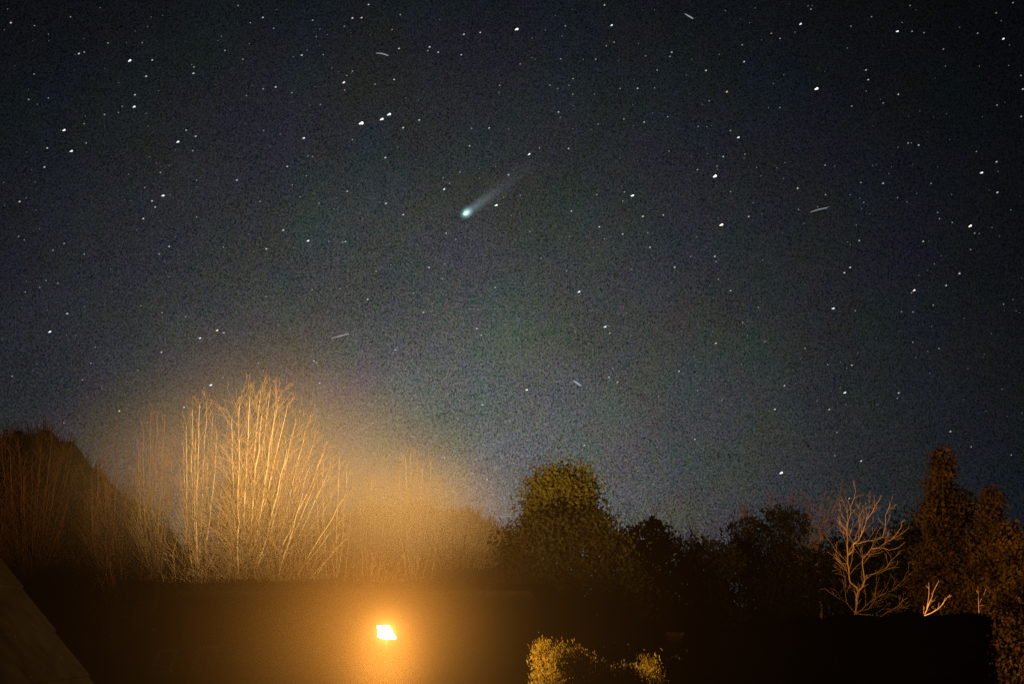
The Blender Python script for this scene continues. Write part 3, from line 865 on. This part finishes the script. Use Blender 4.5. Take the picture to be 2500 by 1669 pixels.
# tall clipped hedge, black against the lit trees
HY0, HY1 = 17.7, 18.9
PROF = [(1450, 1650), (1560, 1618), (1680, 1592), (1780, 1560), (1880, 1535), (1970, 1514), (2040, 1507), (2200, 1509), (2425, 1505)]
HXS = np.array([at(p, 1510, HY0).x for p, _ in PROF]); HZS = np.array([at(p, q, HY0).z for p, q in PROF])
hx0, hx1 = HXS[0], HXS[-1]
hedge = thing('hedge', 'tall clipped black hedge block with a sharp right end', 'hedge', ((hx0 + hx1) / 2, (HY0 + HY1) / 2, 0))
core = MB()
cx = list(np.linspace(hx0 + .1, hx1 - .07, 14)); cz = [float(np.interp(x, HXS, HZS)) - .14 for x in cx]
nn_ = len(cx)
core.poly([(x, HY0 + .16, 0) for x in cx] + [(x, HY0 + .16, z) for x, z in zip(cx, cz)] + [(x, HY1 - .16, 0) for x in cx] + [(x, HY1 - .16, z) for x, z in zip(cx, cz)],
          [(i, i + 1, nn_ + i + 1, nn_ + i) for i in range(nn_ - 1)] + [(nn_ + i, nn_ + i + 1, 3 * nn_ + i + 1, 3 * nn_ + i) for i in range(nn_ - 1)]
          + [(2 * nn_ + i + 1, 2 * nn_ + i, 3 * nn_ + i, 3 * nn_ + i + 1) for i in range(nn_ - 1)] + [(0, nn_, 3 * nn_, 2 * nn_), (nn_ - 1, 3 * nn_ - 1, 4 * nn_ - 1, 2 * nn_ - 1)])
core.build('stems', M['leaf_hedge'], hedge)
NH = 44000
ox, oy = (hx0 + hx1) / 2, (HY0 + HY1) / 2
face = NPR.choice(4, NH, p=[.48, .26, .08, .18])
px_ = NPR.uniform(hx0, hx1, NH); py_ = NPR.uniform(HY0, HY1, NH)
top_ = np.interp(px_, HXS, HZS)
pz_ = top_ * NPR.random(NH) ** .7
bumps = .03 * np.sin(px_ * 8) + .025 * np.sin(px_ * 21 + 1) - .09 * np.exp(-((px_ - at(2362, 1500, HY0).x) / .05) ** 2)
px2 = np.where(face == 2, hx1 - NPR.random(NH) * .06, px_)
pz_ = np.where(face == 2, HZS[-1] * NPR.random(NH), pz_)
py2 = np.where(face == 0, HY0 + NPR.random(NH) * .2, np.where(face == 3, HY1 - NPR.random(NH) * .2, py_))
pz2 = np.where(face == 1, top_ + bumps - NPR.random(NH) * .16, pz_)
pts = np.stack([px2, py2, pz2], 1) - np.array([ox, oy, 0])
a_ = NPR.normal(size=(NH, 3)); a_ /= np.linalg.norm(a_, axis=1, keepdims=True)
b_ = np.cross(a_, NPR.normal(size=(NH, 3))); b_ /= np.linalg.norm(b_, axis=1, keepdims=True)
s_ = NPR.uniform(.03, .06, (NH, 1))
V = np.stack([pts - a_ * s_, pts + b_ * s_ * .6, pts + a_ * s_, pts - b_ * s_ * .6], 1).reshape(-1, 3)
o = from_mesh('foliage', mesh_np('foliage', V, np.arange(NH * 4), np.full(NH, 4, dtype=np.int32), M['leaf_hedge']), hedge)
o['kind'] = 'stuff'

# far wood behind everything: dense thicket that closes the gaps at the horizon
out = []
Pth = P_(kids=[1.3, .9, .6, .4], ratio=.3, ang=.45, trop=.08, lstep=.8, minlen=.3, rmin=.008)
for i in range(130):
    x = -42 + 84 * (i + rnd.random()) / 130
    y = rnd.uniform(66, 80)
    hgt = rnd.uniform(8.0, 11.0)
    p = Vector((x, y, 0))
    limb(out, [p, p + Vector((rnd.gauss(0, .5), 0, hgt * .5)), p + Vector((rnd.gauss(0, 1.2), 0, hgt))], .14, .012, Pth)
me = seg_mesh('thicket', np.array(out)[:, :8], 3, M['bark_dark'])
tag(from_mesh('far_woodland', me), 'dim far woodland thicket behind the garden trees', 'woodland', kind='stuff')
TOTAL[0] += len(out)
cs = []
for i in range(80):
    x = -46 + 92 * (i + rnd.random()) / 80
    cs.append((Vector((x, rnd.uniform(82, 90), rnd.uniform(2.0, 7.0))), rnd.uniform(2, 3.4), 2.0, rnd.uniform(2.0, 3.4)))
V, nq = leaf_cloud(cs, 40000, .26, Vector((0, 0, 0)))
tag(from_mesh('far_undergrowth', mesh_np('far_undergrowth', V, np.arange(nq * 4), np.full(nq, 4, dtype=np.int32), M['leaf_dark'])), 'dark undergrowth at the back of the woodland', 'undergrowth', kind='stuff')
print('branch segments', TOTAL[0])

# ------------------------------------------------------------------ stars, comet, light streaks
SKY_R = 2600.0
def sky_pt(px, py, R=SKY_R):
    return CAM + ray(px, py).normalized() * R
TILES = [
 (0, 0, [(82,176,2),(539,131,1),(263,198,1),(825,331,1),(1088,328,1),(603,412,2),(644,400,1),(992,466,4),(1165,461,2),(260,569,1),(1118,585,2),(1484,514,1),(1480,563,2),(1721,388,1),(1858,454,1),(1032,727,2),(1026,819,3),(369,752,1),(218,763,1),(935,815,1),(906,862,1),(799,878,1),(643,949,1),(489,998,3),(1425,998,2),(1497,1044,2),(1361,1087,3),(361,1134,2),(545,1158,3),(660,1096,1),(339,1280,2),(1475,1155,1),(1227,1321,1),(1505,1380,1),(1812,1380,2),(1107,1437,1),(1247,1498,3),(1163,1539,2),(149,1544,2),(1821,45,1),(1916,176,1),(1887,734,1)]),
 (625, 0, [(51,136,2),(861,37,2),(433,157,1),(737,140,2),(807,138,2),(134,219,1),(676,203,1),(461,282,1),(349,424,2),(514,420,1),(1094,373,2),(1041,228,1),(1104,114,1),(1590,265,2),(1716,250,2),(1328,361,2),(1314,389,1),(1394,401,2),(1571,421,2),(737,546,1),(694,579,1),(671,633,3),(678,690,1),(912,646,1),(1056,610,2),(150,668,2),(54,682,1),(274,711,1),(492,802,1),(1018,877,4),(962,914,4),(805,945,5),(1249,920,2),(1125,979,2),(365,1058,3),(1650,984,1),(1784,981,2),(738,1069,1),(1634,1118,2),(432,1200,1),(989,1208,2),(238,1275,2),(385,1347,1),(277,1417,1),(1560,1318,1),(1433,1362,1),(1480,1404,1),(1439,1449,3),(697,1465,2),(338,1507,1),(481,1557,1),(994,1558,2),(1932,1339,2),(1895,1512,1),(58,1000,1),(28,1542,1),(1864,655,1)]),
 (1250, 0, [(707,41,2),(35,226,4),(762,195,3),(408,200,1),(781,325,1),(722,353,1),(372,452,1),(62,491,1),(640,455,1),(1022,430,1),(1222,401,2),(1209,434,1),(1110,538,1),(1776,474,2),(1762,345,1),(1484,541,2),(289,654,1),(436,654,1),(467,604,1),(464,722,1),(828,678,1),(960,678,2),(1091,674,1),(1644,704,2),(1509,774,1),(355,859,2),(369,899,1),(855,912,1),(1011,936,2),(659,951,1),(1191,894,1),(1425,969,1),(1672,1001,1),(1732,1053,3),(210,1134,1),(432,1138,2),(130,1182,3),(1202,1157,1),(1616,1199,2),(1782,1181,1),(1568,1272,1),(1418,1300,1),(1553,1350,5),(860,1470,1),(921,1498,4),(847,1538,1),(1672,1468,1),(649,1490,1),(62,1494,1)]),
 (1875, 0, [(248,186,3),(328,72,1),(1087,44,1),(24,257,1),(91,296,1),(792,130,1),(634,203,1),(989,242,3),(1102,242,1),(1193,252,1),(1604,256,1),(1801,299,3),(1874,23,1),(1746,101,1),(749,537,2),(766,612,2),(370,681,4),(997,724,2),(881,790,1),(640,814,1),(90,825,1),(1935,580,1),(1950,684,2),(1752,806,1),(1937,893,1),(1342,378,1),(1072,1096,1),(1152,1112,2),(1595,1161,1),(1749,1240,2),(1634,1323,3),(710,1398,1),(880,1404,2),(1247,1406,1),(226,1442,2),(439,1491,1),(990,1514,1),(732,1549,1),(1755,1474,2),(436,1265,1)]),
 (0, 500, [(1187,18,2),(1096,106,2),(1503,95,1),(141,242,1),(491,296,1),(406,348,1),(1294,319,2),(1710,324,1),(1218,376,1),(644,378,1),(352,579,1),(441,601,1),(303,632,1),(193,667,1),(1078,772,1),(513,833,2),(1420,855,1),(1240,826,1),(380,972,3),(1661,961,3),(1713,979,2),(1530,1020,3),(728,1089,1),(1235,1128,2),(696,1211,1),(1054,1267,1),(629,1339,1),(1705,1323,1),(92,1311,1),(1612,1379,3),(1408,1549,2),(1532,1545,2)]),
 (625, 500, [(1127,76,2),(207,194,2),(397,276,3),(556,282,1),(684,282,2),(662,287,1),(1455,218,2),(1528,264,1),(78,337,2),(1032,460,1),(919,509,1),(1324,480,2),(1446,452,1),(1426,566,1),(641,643,1),(430,651,1),(1203,676,1),(78,702,1),(853,724,2),(1830,633,2),(1281,823,2),(1701,800,1),(1690,947,2),(1723,997,2),(1083,1088,1),(1066,1110,2),(443,1195,2),(462,1206,1),(18,1212,1),(1143,1262,1),(486,1364,2),(1746,1460,1),(1733,1530,2),(1824,1536,1),(1838,4,4)]),
 (1250, 500, [(453,48,2),(1001,89,2),(1158,79,2),(1811,90,2),(1602,154,4),(668,169,2),(136,205,1),(846,224,2),(1039,214,1),(441,243,1),(708,260,1),(1056,325,2),(223,408,1),(1367,393,1),(1551,395,2),(1561,434,1),(419,503,1),(917,495,1),(1244,478,2),(512,666,3),(1580,570,1),(1673,657,2),(712,934,3),(736,926,1),(748,982,2),(483,968,1),(1886,785,1),(1767,899,1),(1937,1045,1),(1560,1059,2),(281,1230,1),(773,1257,1),(1278,1274,2),(741,1319,2),(806,1357,2),(112,1416,3),(1421,1421,1),(1121,1466,1),(1606,1494,1)]),
 (1875, 500, [(233,36,1),(1299,59,1),(1313,106,1),(1411,135,1),(1547,163,4),(1583,217,1),(698,274,2),(1187,280,2),(1551,342,1),(583,520,2),(628,479,2),(1465,526,2),(1363,617,2),(1118,655,3),(1099,674,1),(498,793,3),(668,810,1),(1022,818,1),(1111,820,1),(1265,767,1),(1803,760,1),(1109,1051,1),(284,1098,1),(1309,1099,1),(458,1222,1),(641,1227,2),(125,1383,2),(587,1437,3),(1000,1439,2),(991,1479,1),(468,1566,2),(52,1564,2)]),
]
stars = []
for ox_, oy_, L in TILES:
    for x, y, c in L:
        stars.append((ox_ + x * .31888, oy_ + y * .31888, c))
stars += [(1426,1087,2),(1085,1117,2),(1101,1117,1),(1189,1170,2),(1331,1100,1),(1330,1131,1),(1696,1072,2),(1907,1154,4),(2320,1053,2),(1487,1233,2),(2038,1112,1),(2102,1125,2),(2073,1216,2),(2371,1090,1),(2469,1110,1),(2043,1055,1),(1787,1313,1),(1557,1149,1),(1445,1118,1),(845,1030,1),(891,1121,1),(291,1003,2),(156,1032,1)]
stars.sort(key=lambda s: -s[2])

def star_mesh(name, lx, ly, mat):
    """small faceted glowing body: lx across, ly high (metres), slightly pear-shaped like the photo's stars"""
    m = MB()
    rings = [(-1.0, 0.0), (-.62, .45), (-.1, .62), (.45, 1.0), (.82, .72), (1.0, 0.0)]
    k = 6
    v = []; f = []
    for (x, r) in rings:
        for j in range(k):
            a = 2 * math.pi * j / k
            v.append((x * lx / 2, math.cos(a) * r * ly / 2, math.sin(a) * r * ly / 2))
    for i in range(len(rings) - 1):
        for j in range(k):
            f.append((i * k + j, i * k + (j + 1) % k, (i + 1) * k + (j + 1) % k, (i + 1) * k + j))
    me = bpy.data.meshes.new(name)
    me.from_pydata(v, [], f); me.update(); me.materials.append(mat)
    return me
U = SKY_R / FPX
SPEC = {1: (3.6, 3.0, .30), 2: (4.6, 3.2, .62), 3: (6.8, 3.7, 1.2), 4: (9.0, 4.5, 1.6), 5: (10.5, 6.2, 2.0)}
TINT = [(.93, .98, 1.0), (.78, .90, 1.0), (1.0, .93, .82), (.88, 1.0, .98)]
SM = {(c, i): star_mesh('star_size_%d' % c, a * U, b * U, emitter('star_glow', tn, e)) for c, (a, b, e) in SPEC.items() for i, tn in enumerate(TINT)}
def region(px, py):
    h = 'left' if px < 833 else 'right' if px > 1667 else 'middle'
    v = 'upper' if py < 370 else 'lower' if py > 740 else 'mid-height'
    return v + ' ' + h
SPECIAL = {(882, 301): 'brightest star left of the comet, first of three in a slanting row',
           (932, 291): 'middle star of the slanting row of three left of the comet',
           (950, 280): 'bluish star, uppermost of the slanting row of three left of the comet',
           (1745, 430): 'brightest star right of the comet, highest of the large ones there',
           (1544, 478): 'bright star level with the comet tail, next right of the comet',
           (1211, 501): 'bright star hugging the right side of the comet tail',
           (1761, 549): 'bright star below the brightest star right of the comet',
           (1907, 1154): 'lone bright star low above the bare trees at right',
           (1993, 217): 'bright elongated star high at right, away from the others',
           (1261, 72): 'bright star at top centre of the sky',
           (316, 149): 'bright star high in the upper left sky',
           (2368, 552): 'bright star near the right edge at mid-height'}
CLS = {1: ('faint pinprick star', 'faint stars'), 2: ('small white star', 'small stars'), 3: ('bright white star', 'bright stars')}
buckets = {}
for s in stars[:300]:
    buckets.setdefault((min(s[2], 3), region(s[0], s[1])), []).append(s)
ex = Vector((math.cos(math.radians(24)), 0, math.sin(math.radians(24))))
ONES = ['', 'first', 'second', 'third', 'fourth', 'fifth', 'sixth', 'seventh', 'eighth', 'ninth', 'tenth', 'eleventh', 'twelfth', 'thirteenth', 'fourteenth', 'fifteenth', 'sixteenth', 'seventeenth', 'eighteenth', 'nineteenth']
TENS = {2: ('twenty', 'twentieth'), 3: ('thirty', 'thirtieth'), 4: ('forty', 'fortieth')}
def ordinal(n):
    if n < 20: return ONES[n]
    return TENS[n // 10][1] if n % 10 == 0 else TENS[n // 10][0] + '-' + ONES[n % 10]
def from_left(i, n):
    if n == 1: return 'the only one there'
    return 'leftmost of its kind there' if i == 0 else 'rightmost of its kind there' if i == n - 1 else ordinal(i + 1) + ' from the left'
def place_star(px, py, c):
    o = bpy.data.objects.new('star', SM[(c, rnd.choice((0, 0, 1, 1, 2, 3)))])
    C.objects.link(o)
    o.location = sky_pt(px, py)
    k = rnd.uniform(.85, 1.15)
    o.scale = (k, k, k)
    o.rotation_euler = (0, -math.radians(rnd.uniform(14, 34)), 0)
    return o
for (c, reg), L in buckets.items():
    L.sort()
    for i, (px, py, cc) in enumerate(L):
        o = place_star(px, py, cc)
        key = next((k for k in SPECIAL if abs(k[0] - px) < 3 and abs(k[1] - py) < 3), None)
        nm, gr = CLS[c]
        if key:
            lab = SPECIAL[key]
        else:
            lab = '%s in the %s sky, %s' % (nm, reg, from_left(i, len(L)))
        tag(o, lab, 'star', '%s, %s' % (gr, reg))
rest = stars[300:] + [(rnd.uniform(5, 2495), rnd.uniform(5, 1020), 0) for _ in range(420)]
if rest:
    V = []; F = []
    for px, py, c in rest:
        p = sky_pt(px, py); k = len(V); r = (1.8 if c else rnd.uniform(.6, 1.3)) * U
        V += [p + Vector(d) * r for d in ((1, 0, 0), (-1, 0, 0), (0, 1, 0), (0, -1, 0), (0, 0, 1), (0, 0, -1))]
        F += [(k, k + 2, k + 4), (k + 2, k + 1, k + 4), (k + 1, k + 3, k + 4), (k + 3, k, k + 4), (k + 2, k, k + 5), (k + 1, k + 2, k + 5), (k + 3, k + 1, k + 5), (k, k + 3, k + 5)]
    me = bpy.data.meshes.new('faint_stars'); me.from_pydata([tuple(v) for v in V], [], F); me.update()
    me.materials.append(SM[(1, 1)].materials[0])
    tag(from_mesh('faint_stars', me), 'faintest remaining stars scattered over the sky', 'stars', kind='stuff')

# light streaks: trailed light given shape as short faint tubes
STREAK = [([(1672, 34), (1682, 40), (1692, 46)], 'short bright streak at the top of the sky, right of centre', 3.0, .34),
       ([(918, 130), (932, 131), (948, 136)], 'curved faint streak high above the comet, to its left', 3.2, .26),
       ([(1978, 518), (1996, 512), (2020, 507)], 'long thin streak at mid-height in the right sky', 2.8, .22),
       ([(810, 826), (830, 820), (852, 814)], 'straight thin streak above the tallest bare tree', 3.0, .30),
       ([(1400, 929), (1408, 934), (1418, 941)], 'short hooked streak low in the sky, right of centre', 4.0, .40)]
for pts, lab, wd, st in STREAK:
    P3 = [sky_pt(*p) for p in pts]
    m = MB(); m.tube(P3, [wd * .25 * U, wd * .5 * U, wd * .45 * U], 6)
    tag(m.build('light_streak', emitter('streak_glow', (.85, .95, 1), st), None, P3[1]), lab, 'light_streak', 'thin streaks in the sky')

# comet: bright head, teal coma, faint tail fading away up to the right
def vol_mat(name, col, build):
    m = bpy.data.materials.new(name); m.use_nodes = True
    t = m.node_tree; t.nodes.clear()
    o = t.nodes.new('ShaderNodeOutputMaterial')
    e = t.nodes.new('ShaderNodeEmission'); e.inputs[0].default_value = (*col, 1)
    tcn = t.nodes.new('ShaderNodeTexCoord')
    sx = t.nodes.new('ShaderNodeSeparateXYZ'); t.links.new(tcn.outputs['Object'], sx.inputs[0])
    def mth(op, a, b=None):
        n = t.nodes.new('ShaderNodeMath'); n.operation = op
        for i, v in enumerate((a, b)):
            if v is None: continue
            if isinstance(v, (int, float)): n.inputs[i].default_value = v
            else: t.links.new(v, n.inputs[i])
        return n.outputs[0]
    t.links.new(build(sx.outputs, mth), e.inputs[1])
    t.links.new(e.outputs[0], o.inputs['Volume'])
    return m
HEAD = sky_pt(1137, 521); TIP = sky_pt(1365, 356)
ax = (TIP - HEAD); TL = ax.length
comet = thing('comet', 'teal-white comet with a bright head and a faint tail pointing up right', 'comet', HEAD)
rot = ax.normalized().to_track_quat('X', 'Z')
def sphere(name, r, mat, seg=16):
    v = []; f = []
    n = seg // 2
    for i in range(n + 1):
        th = math.pi * i / n
        for j in range(seg):
            a = 2 * math.pi * j / seg
            v.append((r * math.cos(th), r * math.sin(th) * math.cos(a), r * math.sin(th) * math.sin(a)))
    for i in range(n):
        for j in range(seg):
            f.append((i * seg + j, (i + 1) * seg + j, (i + 1) * seg + (j + 1) % seg, i * seg + (j + 1) % seg))
    me = bpy.data.meshes.new(name); me.from_pydata(v, [], f); me.validate(); me.update(); me.materials.append(mat)
    return me
nuc = from_mesh('nucleus', sphere('nucleus', 4.0 * U, emitter('comet_core', (.62, 1.0, .90), 1.5)), comet)
nuc.rotation_mode = 'QUATERNION'; nuc.rotation_quaternion = rot; nuc.scale = (1.5, 1, 1)
RC = 17.0 * U
def coma_den(s, mth):
    r2 = mth('ADD', mth('ADD', mth('POWER', s[0], 2.0), mth('POWER', s[1], 2.0)), mth('POWER', s[2], 2.0))
    q = mth('DIVIDE', r2, RC * RC)
    g = mth('POWER', math.e, mth('MULTIPLY', q, -5.5))
    return mth('MULTIPLY', mth('MAXIMUM', mth('SUBTRACT', g, .0041), 0.0), .95 / (RC * .75))
coma = from_mesh('coma', sphere('coma', RC, vol_mat('comet_coma', (.38, .95, .90), coma_den), 24), comet)
coma.rotation_mode = 'QUATERNION'; coma.rotation_quaternion = rot; coma.scale = (1.35, 1, 1); coma.location = ax.normalized() * 2.5 * U
R0, R1 = 15.0 * U, 50.0 * U
def tail_den(s, mth):
    t = mth('DIVIDE', s[0], TL)
    R = mth('ADD', mth('MULTIPLY', t, R1 - R0), R0)
    rr = mth('DIVIDE', mth('ADD', mth('POWER', s[1], 2.0), mth('POWER', s[2], 2.0)), mth('MULTIPLY', R, R))
    edge = mth('POWER', math.e, mth('MULTIPLY', rr, -3.6))
    fall = mth('MULTIPLY', mth('POWER', math.e, mth('MULTIPLY', t, -4.2)), mth('MAXIMUM', mth('SUBTRACT', 1.0, t), 0.0))
    d = mth('DIVIDE', mth('MULTIPLY', edge, fall), mth('POWER', R, .7))
    return mth('MULTIPLY', d, .21 / (R0 ** .3))
m = MB(); m.tube([(0, 0, 0), (TL * .5, 0, 0), (TL, 0, 0)], [R0, (R0 + R1) / 2, R1], 20)
tail = m.build('tail', vol_mat('comet_tail', (.62, .80, .95), tail_den), comet, origin=(0, 0, 0))
tail.rotation_mode = 'QUATERNION'; tail.rotation_quaternion = rot
for o_ in (coma, tail):
    o_.active_material.cycles.emission_sampling = 'NONE'

# ------------------------------------------------------------------ haze
m = MB(); m.box(-160, 160, -70, 240, -1.2, 23.0)
hm = bpy.data.materials.new('haze'); hm.use_nodes = True
hm.cycles.volume_sampling = 'EQUIANGULAR'
t = hm.node_tree; t.nodes.clear()
pv = t.nodes.new('ShaderNodeVolumePrincipled')
pv.inputs['Color'].default_value = (1.0, .82, .56, 1)
pv.inputs['Density'].default_value = 0.00002
pv.inputs['Anisotropy'].default_value = 0.86
oo = t.nodes.new('ShaderNodeOutputMaterial'); t.links.new(pv.outputs[0], oo.inputs['Volume'])
tag(m.build('haze', hm), 'thin night haze lit by the street lamp', kind='stuff')

# mist bank among the trees behind the house, plus an added glow veil before the lamp
def mist(label, box, clumps, colour, aniso, floor, rate):
    m = MB(); m.box(*box)
    mm = bpy.data.materials.new('mist'); mm.use_nodes = True
    t = mm.node_tree; t.nodes.clear()
    geo = t.nodes.new('ShaderNodeNewGeometry')
    def mk(op, *v):
        n = t.nodes.new('ShaderNodeMath'); n.operation = op
        for i, x in enumerate(v):
            if isinstance(x, (int, float)): n.inputs[i].default_value = x
            else: t.links.new(x, n.inputs[i])
        return n.outputs[0]
    tot = None
    for (px, py, Y, rx, ry, rz, amp) in clumps:
        c = at(px, py, Y)
        sb = t.nodes.new('ShaderNodeVectorMath'); sb.operation = 'SUBTRACT'; t.links.new(geo.outputs['Position'], sb.inputs[0]); sb.inputs[1].default_value = c
        dv = t.nodes.new('ShaderNodeVectorMath'); dv.operation = 'DIVIDE'; t.links.new(sb.outputs[0], dv.inputs[0]); dv.inputs[1].default_value = (rx, ry, rz)
        dp = t.nodes.new('ShaderNodeVectorMath'); dp.operation = 'DOT_PRODUCT'; t.links.new(dv.outputs[0], dp.inputs[0]); t.links.new(dv.outputs[0], dp.inputs[1])
        gsn = mk('MULTIPLY', mk('POWER', math.e, mk('MULTIPLY', dp.outputs['Value'], -1.0)), amp)
        tot = gsn if tot is None else mk('ADD', tot, gsn)
    tot = mk('MAXIMUM', mk('SUBTRACT', tot, floor), 0.0)
    pv = t.nodes.new('ShaderNodeVolumePrincipled')
    pv.inputs['Color'].default_value = (*colour, 1)
    pv.inputs['Anisotropy'].default_value = aniso
    t.links.new(tot, pv.inputs['Density'])
    oo = t.nodes.new('ShaderNodeOutputMaterial'); t.links.new(pv.outputs[0], oo.inputs['Volume'])
    mm.cycles.volume_step_rate = rate
    tag(m.build('mist', mm), label, kind='stuff')
mist('lamp-lit mist hanging among the bare trees behind the roof', (-21, 3.5, 38.8, 57, 1.5, 18.5),
     ((480, 1190, 45, 3.6, 2.6, 2.6, .030), (650, 1165, 43.6, 3.6, 2.2, 3.2, .075), (800, 1225, 47, 3.4, 4.5, 2.5, .07), (985, 1275, 45, 2.2, 2.6, 1.5, .36)),
     (.90, .93, .96), 0.0, .0006, 3.0)
mist('added amber veil imitating lamp glow in front of the lamp and the slate roof', (-3.9, 1.2, 8.2, 17.6, 3.6, 8.2),
     ((905, 1540, 13, .85, 2.4, .85, .0027), (935, 1635, 14.5, .36, 1.4, .42, .006), (760, 1500, 12.5, 1.1, 2.2, .8, .0006)),
     (1.0, .74, .38), 0.1, .00004, 4.0)  # lamp glow put into the veil's amber volume colour
